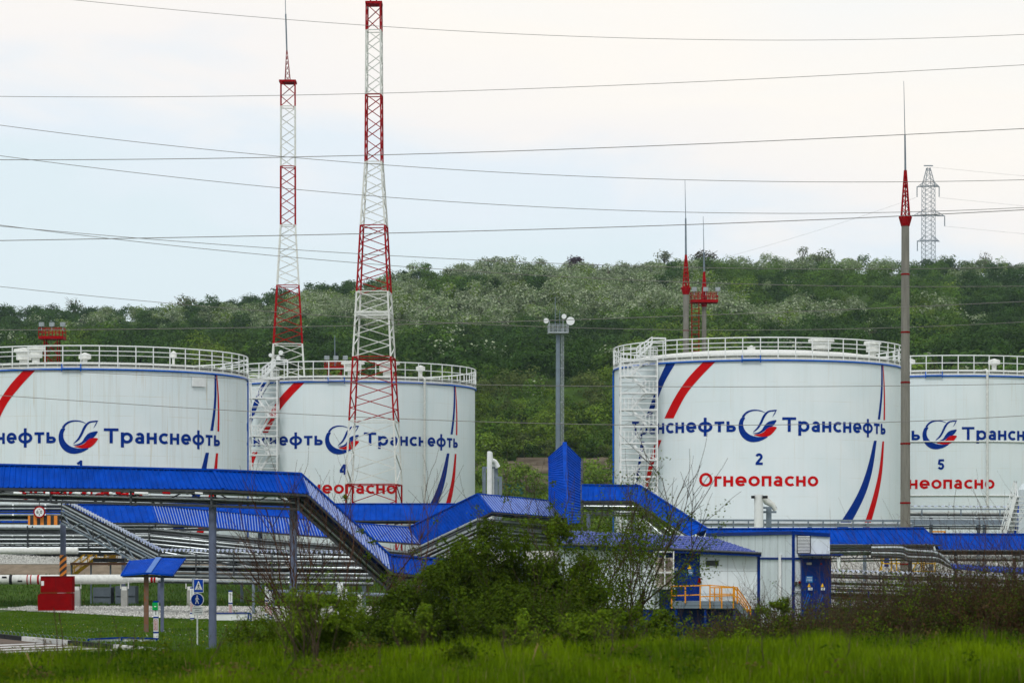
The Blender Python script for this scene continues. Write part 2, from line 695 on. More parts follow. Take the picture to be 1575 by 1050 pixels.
rx = np.linspace(-36, 18, 60)
vs, fs = [], []
for i, x in enumerate(rx):
    ky = float(kerb_y(x))
    vs += [(x, ky - 0.28, 0.012), (x - 2, ky - 10.5, 0.012)]
for i in range(len(rx) - 1):
    fs.append((2 * i, 2 * i + 1, 2 * i + 3, 2 * i + 2))
rd = MB().add(vs, fs).build('road', M_ROAD)
tag(rd, kind='structure')
M_MARK = mat('road_marking_paint', (0.55, 0.55, 0.53), rough=0.8, var=0.2, vscale=3, bump=0.1)
zb = MB()
for k in range(9):
    x0 = -22.0 + k * 1.15
    y0 = float(kerb_y(x0)) - 0.9
    zb.add([(x0, y0, 0.018), (x0 + .55, y0 - .9, 0.018), (x0 - 3.2, y0 - 6.5, 0.018), (x0 - 3.75, y0 - 5.6, 0.018)], [(0, 3, 2, 1)])
o = zb.build('crosswalk_marking', M_MARK)
tag(o, kind='structure')
M_KERBW = mat('kerb_white', (0.62, 0.62, 0.60), rough=0.8, var=0.15, vscale=3, bump=0.2)
M_KERBB = mat('kerb_black', (0.018, 0.018, 0.022), rough=0.8, var=0.3, vscale=3, bump=0.2)
kw, kb = MB(), MB()
pos = []
acc = 0.0
for a, b in zip(KA[:-1], KA[1:]):
    pos.append((Vector((a[0], a[1], 0)), Vector((b[0], b[1], 0))))
for k, (a, b) in enumerate(pos):
    m_ = kw if k % 2 else kb
    n_ = 3
    for i in range(n_):
        m_.bar(a.lerp(b, i / n_ + .004) + Vector((0, 0, 0.10)), a.lerp(b, (i + .99) / n_) + Vector((0, 0, 0.10)), 0.2, 0.24)
tag(kw.build('kerb', M_KERBW), kind='structure')
tag(kb.build('kerb', M_KERBB), kind='structure')

# ------------------------------------------------------------------ tanks


class Tank:
    def __init__(s, cx, Y, R_, top, rot, name_label, rust):
        s.c = Vector(((cx - CX) * Y / F, Y, 0))
        s.R, s.top, s.rot, s.rust = R_, E + top, R(rot), rust
        d = (Vector((0, 0, 0)) - s.c)
        d.z = 0
        d.normalize()
        s.d0 = d
        s.r0 = Vector((-d.y, d.x, 0))
        s.base = 4.1
        s.label = name_label

    def pt(s, ang, z, off=0.0):
        a = ang + s.rot
        rr = s.R + off
        p = s.c + s.d0 * (rr * math.cos(a)) + s.r0 * (rr * math.sin(a))
        return Vector((p.x, p.y, z))


T2REF = (1165.0, 220.0, 263.0)      # the near-right tank as seen: centre column, half width, distance


def px2cyl(px, py):
    """photo pixel on the near-right tank -> (angle, height below its rim)"""
    cx, rp, Y = T2REF
    ang = math.asin(max(-0.999, min(0.999, (px - cx) / rp)))
    dep = Y - 14.2 * math.cos(ang)
    z = (HY - py) * dep / F
    return ang, z - 18.2


def ribbon(left, right, n=10):
    """band between two polylines of photo pixels on the near-right tank"""
    A = spline([px2cyl(*p) for p in left], n)
    B = spline([px2cyl(*p) for p in right], n)
    return A, B


STRIPES = {
    'b_up_r': ribbon([(1348.2, 561), (1348, 590), (1346.5, 615), (1342.8, 645.5)], [(1350, 561), (1350.6, 590), (1349.5, 615), (1346.4, 645.5)]),
    'r_up_r': ribbon([(1350.3, 562), (1351.8, 590), (1352.3, 620), (1351.8, 646.5)], [(1351.3, 562), (1353.4, 590), (1354.3, 620), (1354.1, 646.5)]),
    'b_lo_r': ribbon([(1336.8, 678), (1326, 722), (1311, 761), (1284, 806), (1262, 835)], [(1341, 678), (1334.5, 722), (1323, 761), (1299, 808), (1279, 836)]),
    'r_lo_r': ribbon([(1350, 679), (1345, 722), (1336, 761), (1321, 808), (1312, 832)], [(1352.7, 679), (1350, 722), (1343.5, 761), (1330.5, 808), (1322, 832)]),
    'b_up_l': ribbon([(1031, 558), (1019, 585), (1010, 612), (1000, 640)], [(1044.5, 558), (1029, 585), (1018, 612), (1008, 640)]),
    'r_up_l': ribbon([(1086, 556), (1064, 580), (1044, 610), (1028, 642.5)], [(1104, 555.5), (1081, 580), (1060, 607), (1041.8, 642.5)]),
    'b_lo_l': ribbon([(991.5, 678), (988.5, 703), (984.5, 730), (980, 760)], [(997.5, 678), (993, 703), (988.5, 730), (984, 760)]),
    'r_lo_l': ribbon([(1015, 675.8), (1007, 703), (999, 740), (990, 790)], [(1023.8, 675.8), (1014, 703), (1004.5, 745), (995, 790)]),
}


def clip_poly(poly, x, keep_right):
    out_ = []
    for a, b in zip(poly, poly[1:] + poly[:1]):
        ia = (a[0] >= x) == keep_right
        ib = (b[0] >= x) == keep_right
        if ia:
            out_.append(a)
        if ia != ib:
            t = (x - a[0]) / (b[0] - a[0])
            out_.append((x, a[1] + (b[1] - a[1]) * t))
    return out_


def wrapped_mesh(tris_pts, faces, tank, off, step=0.3, lay=None):
    """flat (arc length, height) polygons -> cut into narrow columns -> bent onto the tank"""
    mb = MB()
    for fi, f_ in enumerate(faces):
        o_ = off + (lay[fi] * .005 if lay else 0)
        poly = [tris_pts[i] for i in f_]
        k0 = math.floor(min(p[0] for p in poly) / step)
        k1 = math.floor(max(p[0] for p in poly) / step)
        for k in range(k0, k1 + 1):
            q = poly
            if k > k0:
                q = clip_poly(q, k * step, True)
            if k < k1 and len(q) > 2:
                q = clip_poly(q, (k + 1) * step, False)
            if len(q) > 2:
                mb.add([tank.pt(u / tank.R, tank.top + v, o_) for u, v in q], [tuple(range(len(q)))])
    return mb


def stroke(pts, w, closed=False):
    """ribbon of width w along a polyline -> (left points, right points)"""
    p = [np.array(q, float) for q in pts]
    n = len(p)
    A_, B_ = [], []
    for i in range(n):
        a = p[i - 1] if (i > 0 or closed) else None
        b = p[(i + 1) % n] if (i < n - 1 or closed) else None
        d1 = None if a is None else (p[i] - a) / np.linalg.norm(p[i] - a)
        d2 = None if b is None else (b - p[i]) / np.linalg.norm(b - p[i])
        d = d1 if d2 is None else (d2 if d1 is None else d1 + d2)
        d = d / np.linalg.norm(d)
        m = np.array([-d[1], d[0]])
        k = 1.0
        if d1 is not None and d2 is not None:
            k = 1 / max(.5, float(m @ np.array([-d1[1], d1[0]])))
        A_.append(p[i] + m * w / 2 * k)
        B_.append(p[i] - m * w / 2 * k)
    return A_, B_


def earc(cx, cy, rx, ry, a0, a1, n=18):
    return [(cx + rx * math.cos(math.radians(a0 + (a1 - a0) * k / n)), cy + ry * math.sin(math.radians(a0 + (a1 - a0) * k / n))) for k in range(n + 1)]


def glyph(ch, w):
    """(strokes, advance); cap height 1, lower case height .74"""
    h, X = w / 2, .74
    full = lambda cx, cy, rx, ry: ('c', earc(cx, cy, rx, ry, 0, 345, 23))
    ln = lambda *p: ('o', list(p))
    G_ = {
        'Т': ([ln((0, 1 - h), (.84, 1 - h)), ln((.42, 0), (.42, 1 - w))], .86),
        'р': ([ln((h, -.27), (h, X)), full(.35, X / 2, .35 - h, X / 2 - h)], .72),
        'а': ([full(.27, .225, .27 - h, .225 - h * .9), ln((.54 - h, 0), (.54 - h, .46)), ('o', [(.54 - h, .46)] + earc(.28, .46, .26 - h, .28 - h, 10, 150, 10))], .58),
        'н': ([ln((h, 0), (h, X)), ln((.62 - h, 0), (.62 - h, X)), ln((w, X / 2), (.62 - w, X / 2))], .64),
        'с': ([('o', earc(.36, X / 2, .36 - h, X / 2 - h, 48, 312))], .60),
        'е': ([('o', earc(.35, X / 2, .35 - h, X / 2 - h, 0, 318)), ln((w * .8, X / 2 - .02), (.70, X / 2 - .02))], .70),
        'ф': ([ln((.46, -.27), (.46, 1.02)), full(.46, X / 2, .46 - h, X / 2 - h)], .94),
        'т': ([ln((0, X - h), (.60, X - h)), ln((.30, 0), (.30, X - w))], .62),
        'ь': ([ln((h, 0), (h, X)), ('o', [(w, .45 - h)] + earc(.33, .225, .24 - h, .225 - h, 90, -90, 12) + [(w, h)])], .60),
        'О': ([full(.44, .5, .44 - h, .5 - h)], .89), 'о': ([full(.35, X / 2, .35 - h, X / 2 - h)], .70),
        'г': ([ln((h, 0), (h, X)), ln((w, X - h), (.46, X - h))], .46),
        'п': ([ln((h, 0), (h, X)), ln((.60 - h, 0), (.60 - h, X)), ln((w, X - h), (.60 - w, X - h))], .62),
        '0': ([full(.3, .5, .3 - h, .5 - h)], .62), ',': ([ln((.1, .1), (.03, -.18))], .2),
        '6': ([full(.3, .31, .3 - h, .31 - h), ('o', earc(.36, .46, .36 - h, .54 - h, 62, 190))], .62),
        '1': ([ln((.34, 0), (.34, 1)), ln((.32, .88), (.04, .70))], .5),
        '2': ([('o', earc(.31, .69, .31 - h, .31 - h, 165, -25) + [(.13, .16)]), ln((.02, h), (.63, h))], .64),
        '4': ([ln((.43, .95), (.07, .36)), ln((0, .30), (.66, .30)), ln((.47, 0), (.47, 1))], .67),
        '5': ([ln((.10, 1 - h), (.60, 1 - h)), ln((.17, 1 - h), (.12, .50)), ('o', earc(.30, .33, .31 - h, .33 - h, 138, -158))], .63),
    }
    return G_[ch]


def text_flat(s, height, width, wt=.19):
    """(points, faces, layer of each face); each stroke lies on its own layer a few millimetres apart"""
    x, pts, faces, lay = 0.0, [], [], []
    for ch in s:
        st, adv = glyph(ch, wt)
        for li, (kind, pl) in enumerate(st):
            A_, B_ = stroke([(p[0] + x, p[1]) for p in pl], wt, kind == 'c')
            o_ = len(pts)
            n = len(A_)
            for a, b in zip(A_, B_):
                pts += [tuple(a), tuple(b)]
            for i in range(n if kind == 'c' else n - 1):
                k = (i + 1) % n
                faces.append((o_ + 2 * i, o_ + 2 * i + 1, o_ + 2 * k + 1, o_ + 2 * k))
                lay.append(li)
        x += adv + .11
    x1 = max(p[0] for p in pts)
    sx = width / x1 if width else height
    return [(p[0] * sx, p[1] * height) for p in pts], faces, lay


TXT_NAME = text_flat('Транснефть', 1.36, 12.45, .185)
TXT_WARN = text_flat('Огнеопасно', 1.30, 11.5, .18)
TXT_NUM = {k: text_flat(k, 1.10, None, .21) for k in '1245'}

# emblem outlines, in photo-crop units (origin 370,635; 232 x 200)
LG = {
    'crescent': ([(410, 685), (400, 710), (400, 738), (412, 764), (434, 785), (462, 797), (500, 803), (548, 800), (530, 815), (500, 828), (462, 834), (425, 826), (394, 803), (375, 770), (370, 735), (376, 705), (388, 685)], 'b'),
    'arc': ([(391, 680), (402, 662), (422, 646), (450, 637), (480, 636), (510, 642), (536, 656), (508, 647), (480, 643), (452, 646), (428, 656), (413, 668), (405, 680)], 'b'),
    'feather': ([(460, 771), (484, 744), (502, 712), (516, 680), (532, 658), (556, 642), (603, 637), (596, 645), (562, 650), (543, 664), (528, 688), (512, 722), (492, 752), (466, 771)], 'b'),
    'barb': ([(603, 638), (594, 660), (578, 682), (584, 668), (592, 652)], 'b'),
    'wing': ([(455, 781), (485, 776), (510, 762), (526, 738), (546, 715), (572, 704), (602, 701), (592, 722), (574, 740), (548, 752), (522, 770), (492, 784)], 'b'),
    'flame': ([(465, 790), (500, 784), (528, 770), (548, 748), (572, 740), (603, 743), (594, 762), (572, 786), (548, 799), (512, 801), (486, 797)], 'r'),
}


def make_tank(T, number, sides):
    root = thing('storage_tank', T.label, 'storage tank', (T.c.x, T.c.y, T.base), 'white oil storage tanks')
    n = 192
    shell = MB()
    vs, fs = [], []
    zs = [T.base, T.top]
    for z in zs:
        for k in range(n):
            a = 2 * math.pi * k / n
            vs.append(T.pt(a, z))
    for k in range(n):
        k2 = (k + 1) % n
        fs.append((k, k2, n + k2, n + k))
    shell.add(vs, fs)
    so = shell.build('shell', tankmat('tank_paint_%s' % number, T.rust), root, smooth=True)
    # low dome
    dome = MB()
    prof = [(T.R + 0.12, T.top - 0.02), (T.R + 0.12, T.top + 0.16), (T.R - 0.1, T.top + 0.2)] + [(T.R * math.cos(a) - 0.1, T.top + 0.2 + sides.get('dome', 0.9) * math.sin(a)) for a in np.linspace(0.1, 1.45, 10)]
    dome.lathe((T.c.x, T.c.y, 0), prof, 96)
    dome.build('roof', M_WHITEW, root)
    # blue cooling ring and its drop pipe
    ring = MB()
    ring.tube([T.pt(2 * math.pi * k / 120, T.top - 0.10, 0.12) for k in range(120)], 0.085, 6, closed=True)
    for k in range(0, 120, 5):
        ring.bar(T.pt(2 * math.pi * k / 120, T.top - 0.10, 0.0), T.pt(2 * math.pi * k / 120, T.top - 0.10, 0.12), 0.05)
    for a in (-0.1, 0.02):
        ring.bar(T.pt(a, T.top - 0.30, 0.24), T.pt(a, T.top + 0.38, 0.24), 0.09)
    ring.bar(T.pt(-0.1, T.top - 0.05, 0.3), T.pt(0.02, T.top - 0.05, 0.3), 0.12)
    ring.build('cooling_pipe', M_BLUEP, root)
    dp = MB()
    for a in sides.get('drop', []):
        dp.tube([T.pt(a, T.top - 0.1, 0.12), T.pt(a, T.base, 0.12)], 0.085, 6)
    if dp.v:
        dp.build('drop_pipe', M_BLUEP, root)
    for a in sides.get('riser', []):
        rp = MB()
        rp.tube([T.pt(a, T.base, 0.3), T.pt(a, T.top + 0.35, 0.3), T.pt(a, T.top + 0.55, 0.0), T.pt(a, T.top + 0.5, -1.0)], 0.13, 8)
        for z in np.arange(T.base + 2, T.top, 3.2):
            rp.bar(T.pt(a, z, 0), T.pt(a, z, 0.42), 0.08)
        rp.build('foam_riser', M_WHITEW, root)
    for dz in sides.get('hoops', []):
        hp = MB()
        hp.tube([T.pt(2 * math.pi * k / 120, T.top - dz, 0.08) for k in range(120)], 0.07, 4, closed=True)
        hp.build('stiffener_hoop', M_WHITEW, root)
    # walkway deck and railing
    deck = MB()
    for k in range(96):
        a0, a1 = 2 * math.pi * k / 96, 2 * math.pi * (k + 1) / 96
        p = [T.pt(a0, T.top + 0.36, 0.14), T.pt(a1, T.top + 0.36, 0.14), T.pt(a1, T.top + 0.36, -0.75), T.pt(a0, T.top + 0.36, -0.75)]
        q = [x + Vector((0, 0, 0.06)) for x in p]
        deck.add(p + q, [(0, 1, 2, 3), (4, 7, 6, 5), (0, 4, 5, 1), (2, 6, 7, 3)])
        if k % 2 == 0:
            deck.bar(T.pt(a0, T.top - 0.05, 0.03), T.pt(a0, T.top + 0.36, 0.10), 0.06)
    deck.build('walkway', M_WHITEW, root)
    rail = MB()
    m_ = 96
    hts = [(0.10, 0.035), (0.75, 0.04), (1.15, 0.045), (1.62, 0.065)] if not sides.get('two') else [(0.10, 0.035), (0.85, 0.045), (1.62, 0.065)]
    for h, w in hts:
        rail.tube([T.pt(2 * math.pi * k / m_, T.top + 0.42 + h, 0.10) for k in range(m_)], w, 5, closed=True)
    for k in range(54):
        a = 2 * math.pi * k / 54 + 0.02
        rail.bar(T.pt(a, T.top - 0.0, 0.10), T.pt(a, T.top + 2.06, 0.10), 0.09)
    rail.build('railing', M_WHITE, root)
    # roof fittings
    for (a, rr, w, kind) in sides.get('vents', []):
        base = T.c + (T.d0 * math.cos(a + T.rot) + T.r0 * math.sin(a + T.rot)) * rr
        z0 = T.top + 0.3
        v = MB()
        if kind == 'hood':
            v.lathe((base.x, base.y, z0), [(w * .32, 0), (w * .32, .95), (w * .55, 1.0), (w * .55, 1.65), (w * .75, 1.75), (w * .72, 2.0), (0.05, 2.15)], 14)
        else:
            v.lathe((base.x, base.y, z0), [(w * .2, 0), (w * .2, 1.2), (w * .5, 1.3), (w * .5, 1.7), (0.03, 1.9)], 12)
        v.build('roof_vent', M_WHITEW, root)
    # painted bands
    for key, (A, B) in STRIPES.items():
        if key in sides.get('skip', []):
            continue
        mb = MB()
        vs, fs = [], []
        for (a, z), (a2, z2) in zip(A, B):
            for t in (0, 0.33, 0.67, 1.0):
                vs.append(T.pt(a + (a2 - a) * t, T.top + z + (z2 - z) * t, 0.025))
        for i in range(len(A) - 1):
            for k in range(3):
                o_ = i * 4 + k
                fs.append((o_, o_ + 4, o_ + 5, o_ + 1))
        mb.add(vs, fs)
        mb.build('painted_stripe', M_TEXTB if key[0] == 'b' else M_TEXTR, root)
    # lettering
    zname = -6.80
    for side in (1, -1):
        pts, faces, lay = TXT_NAME
        u0 = 2.33 if side == 1 else -2.02 - 12.45
        wrapped_mesh([(x + u0, y + zname) for x, y in pts], faces, T, 0.03, lay=lay).build('company_lettering', M_TEXTB, root)
    for key, (pl, c) in LG.items():
        sp = spline(pl, 6, closed=True)
        pts = [((p[0] - 486) / 232 * 3.55, -(p[1] - 735) / 200 * 3.08 - 6.25) for p in sp]
        tris = tessellate_polygon([[Vector((x, y, 0)) for x, y in pts]])
        wrapped_mesh(pts, [tuple(t_) for t_ in tris], T, 0.03).build('emblem', M_TEXTB if c == 'b' else M_TEXTR, root)
    pts, faces, lay = TXT_NUM[number]
    w = max(p[0] for p in pts)
    wrapped_mesh([(x - w / 2 + 0.15, y - 9.92 + sides.get('num', 0)) for x, y in pts], faces, T, 0.03, lay=lay).build('tank_number', M_TEXTB, root)
    pts, faces, lay = TXT_WARN
    w = max(p[0] for p in pts)
    wrapped_mesh([(x - w / 2 + 0.12, y - 11.92) for x, y in pts], faces, T, 0.03, lay=lay).build('warning_lettering', M_TEXTR, root)
    return root


TK1 = Tank(152, 255, 14.2, 16.8, -7.6, 'nearest left storage tank, white with rust streaks and the number 1', 1.0)
TK2 = Tank(1165, 263, 14.2, 18.2, 0, 'large white storage tank numbered 2 with red warning word in full view', 0.12)
TK4 = Tank(534, 294, 14.2, 18.2, -2.3, 'white storage tank numbered 4 standing behind the tall lattice mast', 0.1)
TK5 = Tank(1445, 292, 14.2, 18.67, 0, 'white storage tank numbered 5 behind the concrete pole at the right', 0.25)
make_tank(TK1, '1', {'num': .45, 'drop': [R(97)], 'vents': [(-0.75, 9, 1.3, 'hood'), (-0.45, 10.5, 1.1, 'hood'), (-0.2, 4, 1.2, 'cap'), (0.9, 10, .6, 'cap')]})
make_tank(TK2, '2', {'dome': 1.45, 'drop': [R(-88)], 'vents': [(0.62, 10.5, 1.7, 'hood'), (1.15, 12.2, 1.15, 'hood'), (-0.2, 3, 0.8, 'cap')], 'riser': []})
make_tank(TK4, '4', {'two': 1, 'riser': [R(37)], 'vents': [(0.1, 10, 1.7, 'hood'), (0.45, 11, 1.7, 'hood'), (0.9, 10.5, 1.0, 'cap')]})
make_tank(TK5, '5', {'two': 1, 'riser': [R(20)], 'hoops': [6.97, 12.65], 'vents': [(-0.75, 9.5, 1.2, 'cap'), (-0.35, 9.5, 1.4, 'cap'), (0.7, 9, 1.3, 'cap')]})
# small white notice box high on the front of the first tank
nb = MB()
p0, p1 = TK1.pt(math.asin((288 - 152) / 228) + R(7.6), TK1.top - 1.2, 0.12), TK1.pt(math.asin((308 - 152) / 228) + R(7.6), TK1.top - 1.2, 0.12)
nb.bar(p0 + Vector((0, 0, .25)), p1 + Vector((0, 0, .25)), 0.12, 0.85)
tag(nb.build('junction_box', M_WHITE), 'white square box fixed high on the rust streaked tank below its railing', 'junction box')


def stair_tower(cx, Y, w_px, top_py, levels, step_px, label):
    """square white lattice stair tower"""
    pxm = F / Y
    w = w_px / pxm
    x0 = (cx - CX) / pxm - w / 2
    d = 2.2
    y0 = Y - d / 2
    ztop = E + (HY - top_py) / pxm
    z0 = 4.2
    root = thing('stair_tower', label, 'stair tower', (x0 + w / 2, Y, z0), 'white stair towers of the tanks')
    fr = MB()
    for sx in (0, 1):
        for sy in (0, 1):
            fr.bar((x0 + sx * w, y0 + sy * d, z0), (x0 + sx * w, y0 + sy * d, ztop + 0.2), 0.13)
    st = step_px / pxm
    fl, ld, br, hr = MB(), MB(), MB(), MB()
    z, k = ztop, 0
    while z > z0 + 0.5:
        zb_ = max(z - st, z0)
        # landing decks at each end in turn
        lx0, lx1 = (x0 - .05, x0 + w * 0.32) if k % 2 else (x0 + w * 0.68, x0 + w + .05)
        ld.box((lx0, y0 - 0.05, z - 0.09), (lx1, y0 + d + .05, z))
        for yy in (y0, y0 + d):
            fr.bar((x0, yy, z - 0.05), (x0 + w, yy, z - 0.05), 0.12)
            hr.bar((x0, yy, z + 0.55), (x0 + w, yy, z + 0.55), 0.055)
            hr.bar((x0, yy, z + 1.05), (x0 + w, yy, z + 1.05), 0.06)
            for t in np.linspace(0.0, 0.42, 5):
                xx = x0 + w * (t if k % 2 else 1 - t)
                hr.bar((xx, yy, z), (xx, yy, z + 1.05), 0.05)
        for xx in (x0, x0 + w):
            fr.bar((xx, y0, z - 0.05), (xx, y0 + d, z - 0.05), 0.12)
            br.bar((xx, y0, z), (xx, y0 + d, zb_), 0.07)
        # flight
        a = Vector((x0 + w * (0.3 if k % 2 else 0.7), 0, z))
        b = Vector((x0 + w * (0.72 if k % 2 else 0.28), 0, zb_))
        yf = y0 + (0.45 if k % 2 else d - 0.45)
        for o_ in (-0.35, 0.35):
            fl.bar(a + Vector((0, yf + o_, 0)), b + Vector((0, yf + o_, 0)), 0.05, 0.2)
            hr.bar(a + Vector((0, yf + o_, 1.0)), b + Vector((0, yf + o_, 1.0)), 0.05)
        for t in np.linspace(0.05, 0.95, 8):
            q = a.lerp(b, t)
            fl.box((q.x - 0.13, yf - .35, q.z - 0.02), (q.x + 0.13, yf + .35, q.z + 0.02))
        br.bar((x0, y0, z), (x0 + w, y0, zb_) if k % 2 else (x0, y0, z), 0.06)
        br.bar((x0, y0 + d, zb_), (x0 + w, y0 + d, z), 0.06)
        z -= st
        k += 1
    fr.build('frame', M_WHITE, root)
    ld.build('landing', M_WHITEW, root)
    fl.build('stair_flight', M_WHITE, root)
    br.build('brace', M_WHITE, root)
    hr.build('handrail', M_WHITE, root)
    # sloping bridge onto the tank rim
    gp = MB()
    zt = ztop + 0.1
    for yy in (y0 + 0.4, y0 + 1.3):
        a = Vector((x0 + w * 0.45, yy, zt))
        b = Vector((x0 + w * 0.88, yy + 0.8, zt + 1.45))
        gp.bar(a, b, 0.08, 0.14)
        for h in (0.55, 1.05):
            gp.bar(a + Vector((0, 0, h)), b + Vector((0, 0, h * 0.6)), 0.06)
        for t in (0, .25, .5, .75, 1):
            q = a.lerp(b, t)
            gp.bar(q, q + Vector((0, 0, 1.0 - .4 * t)), 0.06)
        gp.bar(b + Vector((0, 0, .55)), b + Vector((1.3, 0.2, .55)), 0.07)
        gp.bar(b + Vector((1.3, .2, .55)), b + Vector((1.3, 0.2, -1.4)), 0.07)
        gp.bar(b + Vector((0, 0, .1)), b + Vector((1.3, 0.2, .1)), 0.05)
    gp.build('access_bridge', M_WHITE, root)
    return root


stair_tower(982, 252.0, 56, 553, 8, 25.6, 'white lattice stair tower against the left side of tank 2')
stair_tower(406, 280.0, 43, 583, 6, 29, 'white lattice stair tower between the rust streaked tank and tank 4')

# ------------------------------------------------------------------ lattice masts


def zpx(py, Y):
    return E + (HY - py) * Y / F


def lattice_mast(px, Y, prof, bands, rot, label, legr=0.11, top_deck=True):
    """prof: (row, half width px); bands: (row top, row bottom, 'r'/'w', panels)"""
    c = Vector(((px - CX) * Y / F, Y, 4.3))
    root = thing('lattice_mast', label, 'lattice mast', c, 'red and white lattice masts')
    prof = sorted(prof)
    rows = [p[0] for p in prof]
    hw = [p[1] * Y / F for p in prof]

    def corner(row, k):
        h = float(np.interp(row, rows, hw)) / (math.cos(rot) + abs(math.sin(rot))) * math.sqrt(2)
        a = math.pi / 4 + k * math.pi / 2 + rot
        return Vector((c.x + h * math.cos(a), c.y + h * math.sin(a), zpx(row, Y)))
    for r0, r1, colr, n in bands:
        m_ = MB()
        for k in range(4):
            m_.bar(corner(r0, k), corner(r1, k), legr * 1.5 if r1 > 250 else legr * 1.3)
        for i in range(n):
            a, b = r0 + (r1 - r0) * i / n, r0 + (r1 - r0) * (i + 1) / n
            for k in range(4):
                k2 = (k + 1) % 4
                if i % 2 == 0:
                    m_.bar(corner(a, k), corner(b, k2), legr * 0.72)
                else:
                    m_.bar(corner(b, k), corner(a, k2), legr * 0.72)
        for row in (r0,):
            for k in range(4):
                m_.bar(corner(row, k), corner(row, (k + 1) % 4), legr * 0.8)
        m_.build('mast_section', M_RED if colr == 'r' else M_WHITEW, root)
    if top_deck:
        r0 = bands[0][0]
        z = zpx(r0, Y)
        h = hw[0] * 1.12
        dk = MB().box((c.x - h, Y - h, z), (c.x + h, Y + h, z + 0.25))
        dk.build('top_platform', M_RED, root)
    return root, corner


mA, cA = lattice_mast(443, 322, [(128, 11.5), (347, 12), (530, 23.5), (581, 27)],
                      [(128, 165, 'r', 2), (165, 257, 'w', 6), (257, 347, 'r', 6), (347, 440, 'w', 7), (440, 530, 'r', 6), (530, 581, 'w', 3), (581, 850, 'w', 9)], R(4),
                      'red and white lattice mast with a needle spire rising behind tank 4', 0.125)
sp_ = MB()
Ys = 322
for k in range(4):
    a = math.pi / 4 + k * math.pi / 2
    b0 = P(442.5, 125, Ys) + Vector((0.45 * math.cos(a), 0.45 * math.sin(a), 0))
    b1 = P(441.2, 78, Ys) + Vector((0.07 * math.cos(a), 0.07 * math.sin(a), 0))
    sp_.bar(b0, b1, 0.07)
    a2 = a + math.pi / 2
    c0 = P(442.5, 125, Ys) + Vector((0.45 * math.cos(a2), 0.45 * math.sin(a2), 0))
    c1 = P(441.2, 78, Ys) + Vector((0.07 * math.cos(a2), 0.07 * math.sin(a2), 0))
    for i in range(6):
        sp_.bar(b0.lerp(b1, i / 6), c0.lerp(c1, (i + 1) / 6), 0.04)
        sp_.bar(c0.lerp(c1, i / 6), b0.lerp(b1, (i + 1) / 6), 0.04)
sp_.build('spire', M_REDD, mA)
MB().tube([P(441.2, 80, Ys), P(439.5, 22, Ys)], 0.10, 6).tube([P(439.5, 22, Ys), P(438, -22, Ys)], 0.045, 6).build('lightning_rod', M_GREYST, mA)
for q, (x, y, r) in enumerate([(416, 546, 0.23), (432, 542, 0.28), (428, 550, 0.26)]):
    p = P(x, y, Ys - 3)
    MB().tube([p, p + Vector((0, .25, 0))], r, 14).bar(p + Vector((0, .2, 0)), P(437, y, Ys), 0.06).build('dish_antenna', M_WHITE, mA)

mB, cB = lattice_mast(575.3, 268, [(5, 11.5), (250, 13.2), (350, 20), (450, 25.5), (550, 31), (648, 36.5), (745, 41)],
                      [(8, 48, 'r', 2), (48, 147, 'w', 6), (147, 250, 'r', 6), (250, 348, 'w', 7), (348, 450, 'r', 7), (450, 550, 'w', 6), (550, 648, 'r', 5), (648, 745, 'w', 4), (745, 850, 'r', 4)], R(-4),
                      'tallest red and white lattice mast cutting the top edge, in front of tank 4', 0.115)
ex = MB()
for x in (570, 579):
    ex.bar(P(x, 8, 268), P(x, -25, 268), 0.12)
ex.build('lightning_rod', M_REDD, mB)
pf = MB()
for k in range(4):
    pf.bar(cB(482, k), cB(482, (k + 1) % 4), 0.22)
    pf.bar(cB(486, k), cB(486, (k + 1) % 4), 0.1)
pf.build('ring_frame', M_WHITEW, mB)


